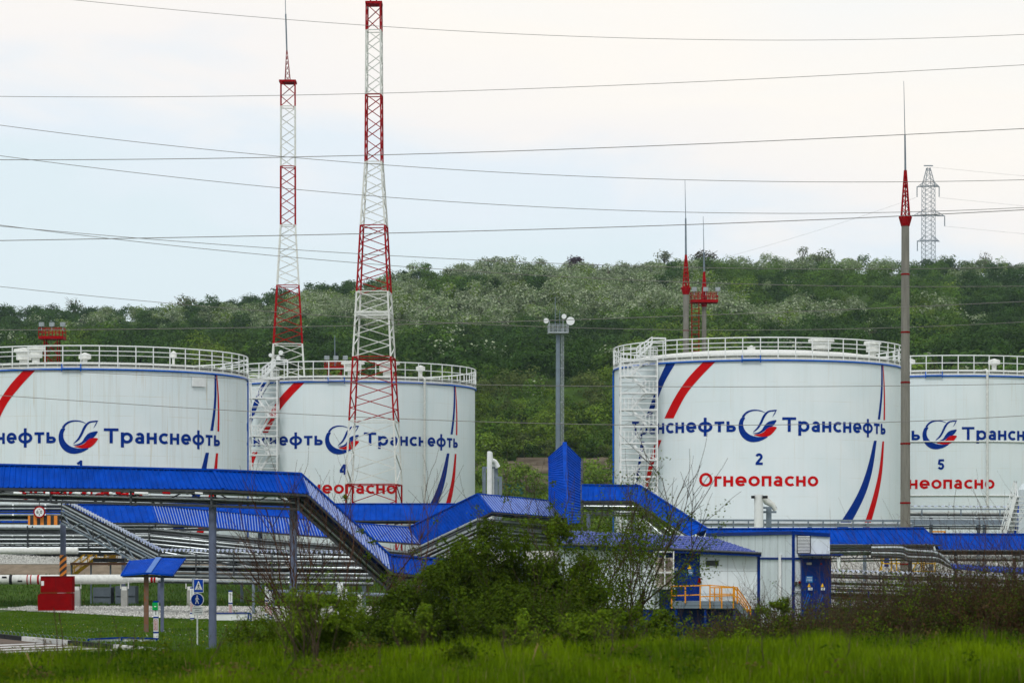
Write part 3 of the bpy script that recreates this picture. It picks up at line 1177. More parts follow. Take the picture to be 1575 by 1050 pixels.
# ------------------------------------------------------------------ lightning poles
def light_pole(px, Y, w_top, w_bot, rows, label, bands=(), z0=0.0, mat_=None, group='concrete lightning poles'):
    """rows: (rod tip, rod step, lattice top, bowl top, bowl bottom)"""
    k = Y / F
    c = Vector(((px - CX) * k, Y, z0))
    root = thing('lightning_pole', label, 'lightning pole', c, group)
    tip, step, lt, bt, bb = rows
    z = lambda r: zpx(r, Y)
    MB().tube([(c.x, Y, z0), (c.x, Y, z(bb))], [w_bot * k / 2, w_top * k / 2], 16).build('shaft', mat_ or M_CONC, root, smooth=False)
    bw = MB().lathe((c.x, Y, 0), [(w_top * k * .55, z(bb)), (w_top * k * 0.85, z(bt)), (w_top * k * .85, z(bt) + .1)], 12)
    bw.build('collar', M_RED, root)
    la = MB()
    h0, h1 = w_top * k * 0.72, w_top * k * .16
    n = 5
    for q in range(4):
        a, a2 = math.pi / 4 + q * math.pi / 2, math.pi / 4 + (q + 1) * math.pi / 2
        f0 = lambda t, aa: Vector((c.x + (h0 + (h1 - h0) * t) * math.cos(aa), Y + (h0 + (h1 - h0) * t) * math.sin(aa), z(bt) + (z(lt) - z(bt)) * t))
        la.bar(f0(0, a), f0(1, a), 0.075 * Y / 200)
        for i in range(n):
            la.bar(f0(i / n, a), f0((i + 1) / n, a2), 0.05 * Y / 200)
            la.bar(f0(i / n, a2), f0((i + 1) / n, a), 0.05 * Y / 200)
    la.bar((c.x, Y, z(bt)), (c.x, Y, z(lt)), 0.09 * Y / 200)
    la.build('lattice_spire', M_RED, root)
    MB().tube([(c.x, Y, z(lt)), (c.x - .03, Y, z(step))], [1.6 * k, 1.2 * k], 8).tube([(c.x - .03, Y, z(step)), (c.x - 0.12, Y, z(tip))], [.7 * k, .35 * k], 6).build('lightning_rod', M_GREYST, root)
    for r in bands:
        rb = (w_top + (w_bot - w_top) * (r - bb) / (870 - bb)) * k / 2
        MB().lathe((c.x, Y, z(r) - 0.06), [(rb + .02, 0), (rb + .02, 0.12)], 16).build('steel_band', M_REDD, root)
    return root


light_pole(1392.5, 200, 12, 16.5, (125, 208, 262, 335, 348), 'thick concrete lightning pole in front of tanks 2 and 5', (422, 511, 588, 682, 773, 867), 0.0)
light_pole(1055, 330, 9, 9.5, (277, 336, 392, 443, 453), 'left of the two slim poles behind tank 2, the one without a platform', (508,), 4.3)
pD = light_pole(1083, 332, 7, 8, (333, 388, 418, 462, 472), 'slim pole behind tank 2 carrying a red railed platform', (), 4.3)


def red_deck(root, cx, Y, x0, x1, r_top, r_bot, dx=2.2):
    k = Y / F
    d = MB()
    X0, X1 = (x0 - CX) * k, (x1 - CX) * k
    zb_, zt_ = zpx(r_bot, Y), zpx(r_top, Y)
    d.box((X0, Y - dx / 2, zb_), (X1, Y + dx / 2, zb_ + 0.35))
    for yy in (Y - dx / 2, Y + dx / 2):
        for zz in (zt_, (zt_ + zb_) / 2 + .2):
            d.bar((X0, yy, zz), (X1, yy, zz), 0.08)
        for t in np.linspace(0, 1, 8):
            d.bar((X0 + (X1 - X0) * t, yy, zb_), (X0 + (X1 - X0) * t, yy, zt_), 0.07)
    for xx in (X0, X1):
        for zz in (zt_, (zt_ + zb_) / 2 + .2):
            d.bar((xx, Y - dx / 2, zz), (xx, Y + dx / 2, zz), 0.08)
    d.build('railed_platform', M_RED, root)
    for t in (0.12, 0.55, 1.0):
        p = Vector((X0 + (X1 - X0) * t, Y - dx / 2, zt_ + 0.15))
        MB().box((p.x - .3, p.y - .2, p.z), (p.x + .3, p.y + .2, p.z + .5)).bar((p.x, p.y, p.z), (p.x, p.y, p.z - .5), 0.08).build('floodlight', M_GALV, root)


red_deck(pD, 1083, 332, 1062, 1103, 451, 466)
ld = MB()
for x in (1064, 1075):
    ld.bar(P(x, 466, 330), P(x, 850, 330), 0.12)
for r in np.arange(475, 620, 6.5):
    ld.bar(P(1064, r, 330), P(1075, r, 330), 0.08)
ld.build('ladder_frame', M_REDD, pD)


def small_tower(px, Y, x0, x1, r_top, r_bot, label, rod=None):
    c = Vector(((px - CX) * Y / F, Y, 4.3))
    root = thing('floodlight_tower', label, 'floodlight tower', c, 'red floodlight towers behind the tanks')
    sh = MB()
    k = Y / F
    for sx in (-1, 1):
        for sy in (-1, 1):
            sh.bar((c.x + sx * .8, Y + sy * .8, 4.3), (c.x + sx * .8, Y + sy * .8, zpx(r_bot, Y)), 0.13)
    z = 4.3
    while z < zpx(r_bot, Y) - 1.5:
        for sy in (-1, 1):
            sh.bar((c.x - .8, Y + sy * .8, z), (c.x + .8, Y + sy * .8, z + 1.6), 0.07)
            sh.bar((c.x + .8, Y + sy * .8, z), (c.x - .8, Y + sy * .8, z + 1.6), 0.07)
        z += 1.6
    sh.build('tower_legs', M_REDD, root)
    red_deck(root, px, Y, x0, x1, r_top, r_bot)
    if rod:
        MB().tube([P(px, r_bot, Y), P(px, rod, Y)], [0.1, 0.05], 6).build('lightning_rod', M_GREYST, root)


small_tower(80, 322, 62, 99, 505, 522, 'red railed floodlight tower top showing above the rust streaked tank')
small_tower(515, 330, 500, 532, 556, 568, 'dark red floodlight platform with a thin rod, behind tank 4 between the masts', 516)

# communication pole
kY = 300
root = thing('communication_pole', 'grey tubular antenna pole with three dishes standing between the tanks', 'antenna pole', (P(858.5, 850, kY).x, kY, 4.3))
MB().tube([P(858.5, 850, kY), P(858.5, 515, kY)], [0.33, 0.25], 12).build('shaft', M_GREYST, root)
lt = MB()
for x, yy in ((863.5, 0), (867, 0), (865.3, .5)):
    p0, p1 = P(x, 850, kY), P(x, 505, kY)
    lt.bar(p0 + Vector((0, yy, 0)), p1 + Vector((0, yy, 0)), 0.06)
for i, r in enumerate(np.arange(510, 850, 4.0)):
    lt.bar(P(863.5, r, kY), P(867, r + 4, kY), 0.035) if i % 2 else lt.bar(P(867, r, kY), P(863.5, r + 4, kY), 0.035)
for r in (545, 566, 592, 618, 650, 680):
    lt.bar(P(858, r, kY), P(866, r, kY), 0.09)
lt.build('ladder_lattice', M_GALV, root)
dk = MB()
for yy in (-1.0, 1.0):
    for r in (500, 506, 512):
        dk.bar(P(843, r, kY) + Vector((0, yy, 0)), P(874, r, kY) + Vector((0, yy, 0)), 0.07 if r < 512 else 0.2)
    for x in (843, 850.5, 858, 866, 874):
        dk.bar(P(x, 499, kY) + Vector((0, yy, 0)), P(x, 513, kY) + Vector((0, yy, 0)), 0.07)
dk.box(tuple(P(843, 513.5, kY) + Vector((0, -1, 0))), tuple(P(874, 512.3, kY) + Vector((0, 1, 0))))
dk.build('railed_platform', M_GALV, root)
for x, y, r, tx in ((840, 493, .29, 845), (877.5, 493.5, .47, 872), (867.5, 486.5, .28, 866)):
    p = P(x, y, kY - 1.2)
    MB().lathe((0, 0, 0), [(r * .3, -.18), (r, 0), (r, .1)], 18)
    d = MB()
    d.tube([p + Vector((0, .25, 0)), p + Vector((0, .05, 0)), p], [r * .35, r, r], 18)
    d.build('dish_antenna', M_WHITE, root)
    MB().bar(P(tx, 512, kY - 1), P(tx, y, kY - 1), 0.09).bar(P(tx, y, kY - 1), p + Vector((0, .2, 0)), 0.07).build('bracket', M_GALV, root)
MB().bar(P(854, 512, kY), P(854, 456, kY), 0.06).bar(P(861, 512, kY), P(861, 478, kY), 0.06).build('whip_antenna', M_GREYST, root)

# ------------------------------------------------------------------ transmission pylon on the crest
kY = 1010
root = thing('transmission_pylon', 'grey steel lattice transmission pylon on the wooded crest', 'pylon', P(1428, 398, kY))
bd = MB()


def pyc(row, k, hwpx):
    a = math.pi / 4 + k * math.pi / 2 + 0.25
    h = hwpx * kY / F * 1.2
    q = P(1428, row, kY)
    return Vector((q.x + h * math.cos(a), kY + h * math.sin(a), q.z))


hwf = lambda r: float(np.interp(r, [258, 285, 400], [2.5, 9, 9.5]))
rws = list(np.arange(258, 440, 7.2))
for a, b in zip(rws[:-1], rws[1:]):
    for k in range(4):
        k2 = (k + 1) % 4
        bd.bar(pyc(a, k, hwf(a)), pyc(b, k, hwf(b)), 0.17)
        bd.bar(pyc(a, k, hwf(a)), pyc(b, k2, hwf(b)), 0.09)
        bd.bar(pyc(b, k, hwf(b)), pyc(a, k2, hwf(a)), 0.09)
bd.bar(P(1421, 255, kY), P(1435, 255, kY), 0.35)
bd.build('lattice_body', M_GREYST, root)
for row, up, hs in ((286, 278, 17), (331, 322, 25), (370, 362, 17)):
    ar = MB()
    for s in (-1, 1):
        tip = P(1428 + s * hs, row + 1.5, kY)
        for k in range(4):
            ar.bar(pyc(row, k, 9), tip, 0.16)
        for dy in (-1.5, 1.5):
            top = P(1428 + s * 5, up, kY) + Vector((0, dy, 0))
            ar.bar(top, tip, 0.14)
            lowp = P(1428 + s * 8, row, kY) + Vector((0, dy, 0))
            for t in (0.25, 0.5, 0.75):
                ar.bar(lowp.lerp(tip, t), top.lerp(tip, t + .08), 0.09)
    ar.build('cross_arm', M_GREYST, root)
for x, r in ((1410.5, 290), (1444.5, 290), (1453, 335), (1411, 373)):
    MB().tube([P(x, r - 3, kY), P(x, r + 13, kY)], 0.19, 6).build('insulator', M_GREYST, root)


# ------------------------------------------------------------------ overhead cables
def cable(pts, Y, r, label, cat='overhead cable', g='overhead cables'):
    xs_ = [p[0] for p in pts]
    co = np.polyfit(xs_, [p[1] for p in pts], min(3 if len(pts) > 4 else 2, len(pts) - 1))
    X = np.linspace(-260, 1835, 60)
    lo, hi = min(xs_), max(xs_)
    if len(pts) < 4:
        pass
    res = []
    for x in X:
        if x < lo:
            y = np.polyval(co, lo) + (x - lo) * np.polyval(np.polyder(co), lo)
        elif x > hi:
            y = np.polyval(co, hi) + (x - hi) * np.polyval(np.polyder(co), hi)
        else:
            y = np.polyval(co, x)
        res.append(P(x, y, Y))
    tag(MB().tube(res, r * .7, 5).build('power_cable', M_WIRE), label, cat, g)


cable([(115, 0), (400, 28), (600, 41), (787, 52), (1150, 62), (1400, 60), (1575, 53)], 150, 0.020, 'faintest and highest cable, crossing near the top edge of the sky')
cable([(0, 148.5), (430, 147), (800, 137), (1200, 120), (1575, 100)], 150, 0.022, 'second highest cable, crossing both masts in their upper white sections')
cable([(0, 246), (400, 242), (590, 239), (800, 232), (1200, 216), (1575, 198)], 150, 0.030, 'thicker cable rising to the right past the middle of the tall concrete pole rod')
cable([(0, 193), (200, 217), (430, 240), (700, 262), (1050, 277), (1300, 279), (1575, 277)], 150, 0.024, 'cable dropping from the left and ending level above the hill pylon arms')
cable([(0, 240), (200, 264), (430, 289), (700, 312), (1050, 325), (1390, 327), (1575, 319)], 150, 0.024, 'cable sagging from the left down to the level of the pole collar')
cable([(0, 370), (400, 363), (800, 353), (1150, 343), (1400, 331), (1575, 323)], 150, 0.032, 'thick cable running low in the sky and rising right to below the pole collar')
cable([(0, 348), (210, 366), (430, 382), (600, 393), (850, 406), (1050, 411), (1300, 413), (1575, 411)], 150, 0.024, 'cable entering the hill crest from the sky at the left, upper of its pair')
cable([(0, 346), (210, 372), (430, 394), (700, 415), (1050, 434), (1300, 440), (1575, 440)], 150, 0.024, 'cable entering the hill crest from the sky at the left, lower of its pair')
cable([(0, 440), (185, 461), (400, 477), (600, 490), (800, 503), (1100, 507), (1575, 495)], 150, 0.022, 'cable starting just above the trees at the left and crossing the blossoming slope')
cable([(0, 507), (300, 506), (600, 500), (850, 490), (1100, 485), (1350, 475), (1575, 463)], 150, 0.026, 'dark cable level across the wooded slope behind the antenna dishes')
cable([(0, 608), (200, 621), (380, 633), (600, 642), (750, 649), (900, 653), (1225, 652), (1575, 639)], 150, 0.026, 'lowest cable, crossing the company name on the tanks')
cable([(0, 566), (300, 580), (700, 591), (900, 593), (1225, 595), (1575, 590)], 150, 0.024, 'second lowest cable, crossing tank 2 well below its railing')
for i, (a, b, c, lb) in enumerate([((1430, 257), (1575, 272), (2300, 330), 'thin far line leaving the very top of the pylon'), ((1444.5, 304), (1575, 318), (2300, 380), 'thin far line hanging right from the upper arm of the pylon'),
                                   ((1453, 348), (1575, 361), (2300, 420), 'thin far line hanging right from the wide middle arm of the pylon'), ((1411, 303), (1200, 372), (1000, 425), 'thin far line falling left from the pylon behind the hill')]):
    t_ = [P(a[0] + (c[0] - a[0]) * t, a[1] + (c[1] - a[1]) * t + (b[1] - a[1] - (c[1] - a[1]) * (b[0] - a[0]) / (c[0] - a[0])) * 4 * t * (1 - t), 1008) for t in np.linspace(0, 1, 20)]
    tag(MB().tube(t_, 0.03, 4).build('power_cable', M_WIRE), lb, 'overhead cable', 'far lines of the hill pylon')


# ------------------------------------------------------------------ covered pipe racks
M_SKYSHEEN = mat('sky_sheen_rib', (0.22, 0.29, 0.52), rough=0.3, var=0.15, vscale=1.0, spec=0.8)  # sky reflection on ribs of obliquely seen roof runs, painted in as paler blue


def canopy(root, segs, spacing, name='roof_panel', rib=(0.042, 0.045), cap=0.13, sky_sheen=(0,) * 9):
    """segs: list of (ridge0, ridge1, eave0, eave1) world points; the far slope mirrors the near one"""
    for i, (r0, r1, e0, e1) in enumerate(segs):
        sp1 = spacing[i] if isinstance(spacing, (list, tuple)) else spacing
        m_ = MB()
        t = (r1 - r0)
        th = Vector((t.x, t.y, 0)).normalized()
        out_ = Vector((th.y, -th.x, 0))
        f0, f1 = Vector(), Vector()
        for (r, e, wh) in ((r0, e0, 0), (r1, e1, 1)):
            d = e - r
            mir = d - out_ * (2 * d.dot(out_))
            if wh == 0:
                f0 = r + mir
            else:
                f1 = r + mir
        nn = (e0 - r0).cross(r1 - r0)
        nn.normalize()
        if nn.z < 0:
            nn = -nn
        up = Vector((0, 0, 0.02))
        ln_ = t.length
        n = max(2, int(ln_ / sp1))
        tt = t.normalized()
        for (q0, q1, s_) in ((e0, e1, 1), (f0, f1, -1)):
            for k in range(n):
                a, b = r0.lerp(r1, k / n), q0.lerp(q1, k / n)
                c_, d_ = r0.lerp(r1, (k + 1) / n), q0.lerp(q1, (k + 1) / n)
                m_.quad(a, b, d_, c_)
                m_.quad(*[p - up for p in (a, c_, d_, b)])
                if s_ == 1:
                    m_.quad(b, b - up, d_ - up, d_)
        if not sky_sheen[i]:
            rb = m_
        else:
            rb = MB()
        for k in range(n + 1):
            a, b = r0.lerp(r1, k / n), e0.lerp(e1, k / n)
            nn_ = (b - a).cross(t).normalized()
            if nn_.z < 0:
                nn_ = -nn_
            w0, w1, h = rib[0], rib[0] * 0.5, rib[1]
            rb.add([a - tt * w0, a + tt * w0, a + tt * w1 + nn_ * h, a - tt * w1 + nn_ * h, b - tt * w0, b + tt * w0, b + tt * w1 + nn_ * h, b - tt * w1 + nn_ * h],
                   [(0, 4, 7, 3), (3, 7, 6, 2), (2, 6, 5, 1), (4, 5, 6, 7)])
        if sky_sheen[i]:
            rb.build('sky_sheen_ribs', M_SKYSHEEN, root)
        m_.build(name, M_BLUE, root)
        c = MB()
        c.bar(r0 + Vector((0, 0, .03)), r1 + Vector((0, 0, .03)), cap * 2.0, cap * .6)
        c.bar(r0 + nn * .035, e0 + nn * .035, cap, 0.05, up=nn)
        c.build('ridge_cap', M_BLUE, root)
        fa = MB()
        fa.bar(e0 - Vector((0, 0.02, 0.09)), e1 - Vector((0, 0.02, 0.09)), 0.05, 0.10)
        fa.bar(f0 - Vector((0, 0, 0.09)), f1 - Vector((0, 0, 0.09)), 0.05, 0.12)
        fa.build('eave_beam', M_STEEL, root)


def seg_path(ridge, eave, ys, hw=0.9):
    """ridge/eave: photo pixels along the run, ys: distances"""
    Rg = [P(x, y, Y) for (x, y), Y in zip(ridge, ys)]
    Ev = [P(x, y, Y - hw) for (x, y), Y in zip(eave, ys)]
    return Rg, Ev, [(Rg[i], Rg[i + 1], Ev[i], Ev[i + 1]) for i in range(len(Rg) - 1)]


def joints(mb, pts, r):
    """small clamps along a pipe"""
    for a, b in zip(pts[:-1], pts[1:]):
        n = int((b - a).length / 2.2)
        d = (b - a).normalized()
        for k in range(n):
            p = a.lerp(b, (k + .5) / max(n, 1))
            mb.tube([p - d * .05, p + d * .05], r * 1.28, 8)


def runs(root, base, specs):
    """specs: (dy, dz, radius or (w,h), material)"""
    for dy, dz, r, m_ in specs:
        pts = [p + Vector((0, dy, -dz)) for p in base]
        mb = MB()
        if isinstance(r, tuple):
            for a, b in zip(pts[:-1], pts[1:]):
                mb.bar(a, b, r[0], r[1])
            mb.build('cable_tray', m_, root)
        else:
            mb.tube(pts, r, 8)
            joints(mb, pts, r)
            smooth_by_angle(mb.build('pipe', m_, root), 45)


def truss(root, base, dy, dz0, dz1, pitch, w=0.07, m_=None):
    mb = MB()
    top = [p + Vector((0, dy, -dz0)) for p in base]
    bot = [p + Vector((0, dy, -dz1)) for p in base]
    for a, b, c, d in zip(top[:-1], top[1:], bot[:-1], bot[1:]):
        mb.bar(a, b, w * 1.6, w * 1.6)
        mb.bar(c, d, w * 1.6, w * 1.6)
        n = max(1, int((b - a).length / pitch))
        for k in range(n):
            if k % 2 == 0:
                mb.bar(a.lerp(b, k / n), c.lerp(d, (k + 1) / n), w)
            else:
                mb.bar(c.lerp(d, k / n), a.lerp(b, (k + 1) / n), w)
    mb.build('truss', m_ or M_STEEL, root)


def hangers(root, base, dz0, dz1, hw, pitch=3.0):
    mb = MB()
    for a, b in zip(base[:-1], base[1:]):
        n = max(1, int((b - a).length / pitch))
        for k in range(n + (1 if b is base[-1] else 0)):
            p = a.lerp(b, k / n)
            for s in (-hw, hw):
                mb.bar(p + Vector((0, s, -dz0)), p + Vector((0, s, -dz1)), 0.09)
            for dz in (dz1, (dz0 + dz1) / 2):
                mb.bar(p + Vector((0, -hw - .1, -dz)), p + Vector((0, hw + .1, -dz)), 0.09, 0.12)
        for s in (-hw, hw):
            mb.bar(a + Vector((0, s, -dz1)), b + Vector((0, s, -dz1)), 0.06)
    mb.build('hanger_frame', M_STEEL, root)


def column(root, px, Y, top_py, w, m_=None, z0=None):
    x = (px - CX) * Y / F
    zz = float(ground(x, Y)) if z0 is None else z0
    zt = zpx(top_py, Y)
    mb = MB()
    mb.tube([(x, Y, zz - .2), (x, Y, zt)], w / 2, 20)
    mb.tube([(x, Y, zz + 0.0), (x, Y, zz + .05)], w * .9, 12)
    mb.tube([(x, Y, zz + .75), (x, Y, zz + .80)], w * .53, 20)
    mb.tube([(x, Y, zt - .06), (x, Y, zt)], w * .62, 12)
    smooth_by_angle(mb.build('column', m_ or M_COLUMN, root), 40)


# --- rack nearest to the road (left) ---
Rg, Ev, sg = seg_path([(-160, 711), (328, 723), (461, 728.5), (598, 853.5), (700, 862)],
                      [(-172, 747.5), (343, 751.5), (473, 758.5), (603, 879), (702, 889)], [117.5, 116, 117, 119.5, 124])
root = thing('pipe_rack', 'nearest pipe bridge with a blue roof on tall grey columns beside the crosswalk signs', 'pipe rack', (Rg[1].x, 116, 0), 'blue roofed pipe racks')
canopy(root, sg, [.245, .20, .20, .28], sky_sheen=(0, 0, 1, 0))
b2 = [p - Vector((0, 0, 1.0)) for p in Rg]
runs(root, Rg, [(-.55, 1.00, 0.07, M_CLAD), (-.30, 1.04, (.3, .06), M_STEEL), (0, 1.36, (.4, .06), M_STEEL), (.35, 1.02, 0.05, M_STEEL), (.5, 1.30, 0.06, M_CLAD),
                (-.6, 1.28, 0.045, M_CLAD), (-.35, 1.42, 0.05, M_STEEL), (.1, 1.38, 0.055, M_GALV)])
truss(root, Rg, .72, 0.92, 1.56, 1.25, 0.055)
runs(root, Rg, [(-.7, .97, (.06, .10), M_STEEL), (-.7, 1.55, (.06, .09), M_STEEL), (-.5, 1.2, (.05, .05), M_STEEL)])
hangers(root, Rg, .85, 1.58, .72, 3.1)
fl = MB()
x0 = Rg[0].x
for k in range(150):
    t = k / 150
    p = Rg[0].lerp(Rg[1], t)
    fl.add([p + Vector((0, .28, -1.47)), p + Vector((.07, .28, -1.47)), p + Vector((.07, -.28, -1.47)), p + Vector((0, -.28, -1.47))], [(0, 1, 2, 3)])
fl.build('grating', M_STEEL, root)
column(root, 327, 116, 764, 0.345)
column(root, 451, 117, 766, 0.335)
column(root, -150, 117.5, 760, 0.345)
# red and white wrapped pipe seen just under the roof
wr, ww_ = MB(), MB()
for i, (x0_, x1_) in enumerate([(21, 34), (35, 40), (70, 76), (78, 92), (115, 124), (126, 133), (135, 139), (160, 166), (168, 173), (178, 186), (207, 228), (250, 262), (300, 312)]):
    (ww_ if i % 2 == 0 else wr).tube([P(x0_, 757.8, 115.2), P(x1_, 758.4, 115.2)], 0.05, 8)
ww_.build('insulated_pipe', M_WHITE, root)
wr.build('pipe_marking_band', M_RED, root)

# --- long rack in the middle, four bends ---
ridgeM = [(-140, 775.5), (232, 776), (400, 792), (629, 811), (735, 759.5), (861, 771.5)]
eaveM = [(-140, 802), (241, 803), (402, 817), (650, 836), (757, 786), (884, 797)]
Rg, Ev, sg = seg_path(ridgeM, eaveM, [212, 212, 211, 208, 203, 207], 1.4)
root = thing('pipe_rack', 'long bent pipe rack whose blue roof dips and climbs again in the middle', 'pipe rack', (Rg[2].x, 211, 0), 'blue roofed pipe racks')
canopy(root, sg, [.50, .23, .23, .30, .24], sky_sheen=(0, 1, 1, 0, 1), rib=(.042, .06))
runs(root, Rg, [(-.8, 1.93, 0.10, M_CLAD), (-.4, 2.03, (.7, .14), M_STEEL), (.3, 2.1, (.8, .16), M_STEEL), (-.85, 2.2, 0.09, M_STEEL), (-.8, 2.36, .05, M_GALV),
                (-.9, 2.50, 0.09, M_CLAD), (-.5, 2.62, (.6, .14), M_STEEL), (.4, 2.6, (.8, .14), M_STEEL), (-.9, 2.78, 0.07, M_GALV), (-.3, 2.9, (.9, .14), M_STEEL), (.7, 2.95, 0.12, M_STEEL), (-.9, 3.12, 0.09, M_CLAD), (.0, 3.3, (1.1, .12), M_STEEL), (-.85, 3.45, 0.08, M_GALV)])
hangers(root, Rg, 1.7, 3.5, 1.1, 4.6)
for px_ in (-60, 246, 520, 700, 800):
    i = max(k for k in range(len(ridgeM)) if ridgeM[k][0] <= px_)
    t = (px_ - ridgeM[i][0]) / (ridgeM[min(i + 1, 5)][0] - ridgeM[i][0])
    yy = Rg[i].y + (Rg[min(i + 1, 5)].y - Rg[i].y) * t
    column(root, px_, yy, ridgeM[i][1] + (ridgeM[min(i + 1, 5)][1] - ridgeM[i][1]) * t + 60, 0.38)
# --- straight rack behind it ---
Rg, Ev, sg = seg_path([(150, 774.5), (700, 774.5)], [(150, 799.5), (700, 799.5)], [229, 229], 1.3)
root = thing('pipe_rack', 'straight blue roofed rack behind, crossing in front of tank 4', 'pipe rack', (Rg[0].x + 8, 229, 0), 'blue roofed pipe racks')
canopy(root, sg, .52)
runs(root, Rg, [(-.6, 1.5, 0.12, M_STEEL), (0, 1.62, (1.1, .2), M_STEEL), (-.9, 1.9, 0.11, M_CLAD), (.3, 1.95, 0.12, M_STEEL), (-.6, 2.2, (.4, .15), M_STEEL)])
hangers(root, Rg, 1.35, 2.3, 1.1, 4.5)
for px_ in (190, 400, 560, 680):
    column(root, px_, 229, 815, 0.36)

# --- lower level of pipework under the middle rack (no roof), with lattice girder ---
Lp = [P(-140, 812, 217), P(255, 815, 217), P(420, 842, 216), P(600, 858, 214)]
root = thing('pipe_rack', 'uncovered lower tier of pipes with a zigzag girder behind the hazard striped column', 'pipe rack', (Lp[1].x, 217, 0), 'uncovered pipe racks')
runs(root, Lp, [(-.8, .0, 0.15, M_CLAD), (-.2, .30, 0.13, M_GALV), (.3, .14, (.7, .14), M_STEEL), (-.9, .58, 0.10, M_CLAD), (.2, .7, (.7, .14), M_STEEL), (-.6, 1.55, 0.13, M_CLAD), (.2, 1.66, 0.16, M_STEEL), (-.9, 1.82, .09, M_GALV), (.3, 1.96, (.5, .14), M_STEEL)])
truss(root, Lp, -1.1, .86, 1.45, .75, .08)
truss(root, Lp, 1.1, .76, 1.45, .75, .08)
hangers(root, Lp, 0, 2.0, 1.1, 4.4)
for px_ in (-60, 372, 430, 540):
    column(root, px_, 216, 866, 0.26, M_GREYST)

# --- rack that descends from the hazard column and runs on under a corrugated cover ---
K = [P(-150, 771, 192), P(98, 771, 192), P(247, 848, 184), P(420, 850, 180), P(575, 851.5, 180)]
root = thing('pipe_rack', 'pipe bundle diving under a pale corrugated cover to the small blue canopy', 'pipe rack', (K[1].x, 150, 0), 'covered low pipe racks')


def corrugated(mb, a, b, hw, amp, pitch):
    d = b - a
    n = int(d.length / pitch) * 4
    t = d.normalized()
    up = Vector((0, 0, 1))
    vs, fs = [], []
    for k in range(n + 1):
        h = amp * (1 if (k % 4) in (1, 2) else 0)
        p = a.lerp(b, k / n) + up * h
        vs += [p + Vector((0, -hw, 0)), p + Vector((0, hw, 0.06))]
    for k in range(n):
        fs.append((2 * k, 2 * k + 2, 2 * k + 3, 2 * k + 1))
    mb.add(vs, fs)


M_CORR = mat('corrugated_cover', (0.48, 0.54, 0.68), rough=0.25, metal=0.35, var=0.25, vscale=3, spec=0.8)
cv = MB()
for a, b in zip(K[1:-1], K[2:]):
    corrugated(cv, a + Vector((0, 0, .02)), b + Vector((0, 0, .02)), 0.95, 0.16, 0.34)
cv.build('corrugated_roof', M_CORR, root)
runs(root, K, [(-.8, .26, 0.09, M_CLAD), (-.1, .28, (.8, .14), M_STEEL), (-.85, .52, 0.07, M_GALV), (.3, .5, .15, M_STEEL), (-.4, .76, (.7, .12), M_STEEL), (-.85, .98, 0.08, M_CLAD), (0, 1.0, (.9, .12), M_STEEL), (.4, 1.2, .14, M_STEEL), (-.8, 1.36, .06, M_GALV)])
hangers(root, K[1:], .05, 1.5, .9, 3.0)
truss(root, K[1:3], -1.0, .7, 1.55, 1.2, .06, M_GREYST)
runs(root, K[2:], [(-.8, 1.62, 0.09, M_CLAD), (-.2, 1.76, (.7, .12), M_STEEL), (-.85, 1.98, 0.07, M_GALV), (.2, 2.1, (.7, .14), M_STEEL)])
for px_ in (250, 298, 390, 420, 470, 560):
    column(root, px_, 180, 888, 0.22, M_GREYST)
# column of this rack with painted hazard stripes; height-limit sign and striped board hang from the pipes
column(root, 97, 194, 795, 0.42, M_COLUMN)
M_HAZ = stripemat('hazard_diagonal', (0.012, 0.012, 0.014), (0.75, 0.22, 0.01), 0.55, 0.5, (1.0, 0, -1.15))
zc = zpx(855, 152)
hz = MB().tube([P(97, 886, 194), P(97, 853, 194)], 0.26, 20)
tag(hz.build('hazard_band', M_HAZ, root), 'black and orange diagonal striped band')

# ------------------------------------------------------------------ height limit sign and hazard board
sY = 190.5
t = thing('height_limit_sign', 'round red rimmed 6,0 metre height limit sign hanging under the pipes', 'road sign', P(60.5, 797, sY))


def disc(c, r, y_th=0.03, n=32):
    mb = MB()
    mb.tube([c, c + Vector((0, y_th, 0))], r, n)
    return mb


c0 = P(60.5, 787, sY)
disc(c0, 0.435).build('sign_plate', M_RED, t)
disc(c0 + Vector((0, -.012, 0)), 0.33, .01).build('sign_face', M_WHITE, t)


def flat_text(s, c, h, m_, name, parent):
    """upright lettering facing the camera, centred at c"""
    pts, faces, lay = text_flat(s, h, None, .17)
    w = max(p[0] for p in pts)
    mb = MB()
    for f_, l_ in zip(faces, lay):
        mb.add([Vector((c.x + pts[i][0] - w / 2, c.y - .003 * l_, c.z + pts[i][1] - h / 2)) for i in f_], [(0, 1, 2, 3)])
    return mb.build(name, m_, parent)


flat_text('6,0', c0 + Vector((0, -.016, 0)), 0.25, M_BLACK, 'sign_numerals', t)
tri = MB()
tri.poly([c0 + Vector((-.05, -.016, .23)), c0 + Vector((.05, -.016, .23)), c0 + Vector((0, -.016, .15))], (0, -.004, 0))
tri.poly([c0 + Vector((-.05, -.016, -.23)), c0 + Vector((.05, -.016, -.23)), c0 + Vector((0, -.016, -.15))], (0, -.004, 0))
tri.build('sign_arrows', M_BLACK, t)
MB().bar(c0 + Vector((0, .03, .38)), c0 + Vector((0, .03, .75)), .05).build('hanger', M_STEEL, t)
M_HAZV = stripemat('hazard_vertical', (0.012, 0.012, 0.014), (0.75, 0.22, 0.01), 0.49, 0.5, (1, 0, 0))
a, b = P(43, 807, sY + .3), P(91.5, 792.5, sY + .3)
hb = MB().box((a.x, a.y, a.z), (b.x, a.y + .05, b.z))
o = hb.build('hazard_board', M_HAZV)
tag(o, 'long board with vertical orange and black bars below the height limit sign', 'hazard board')

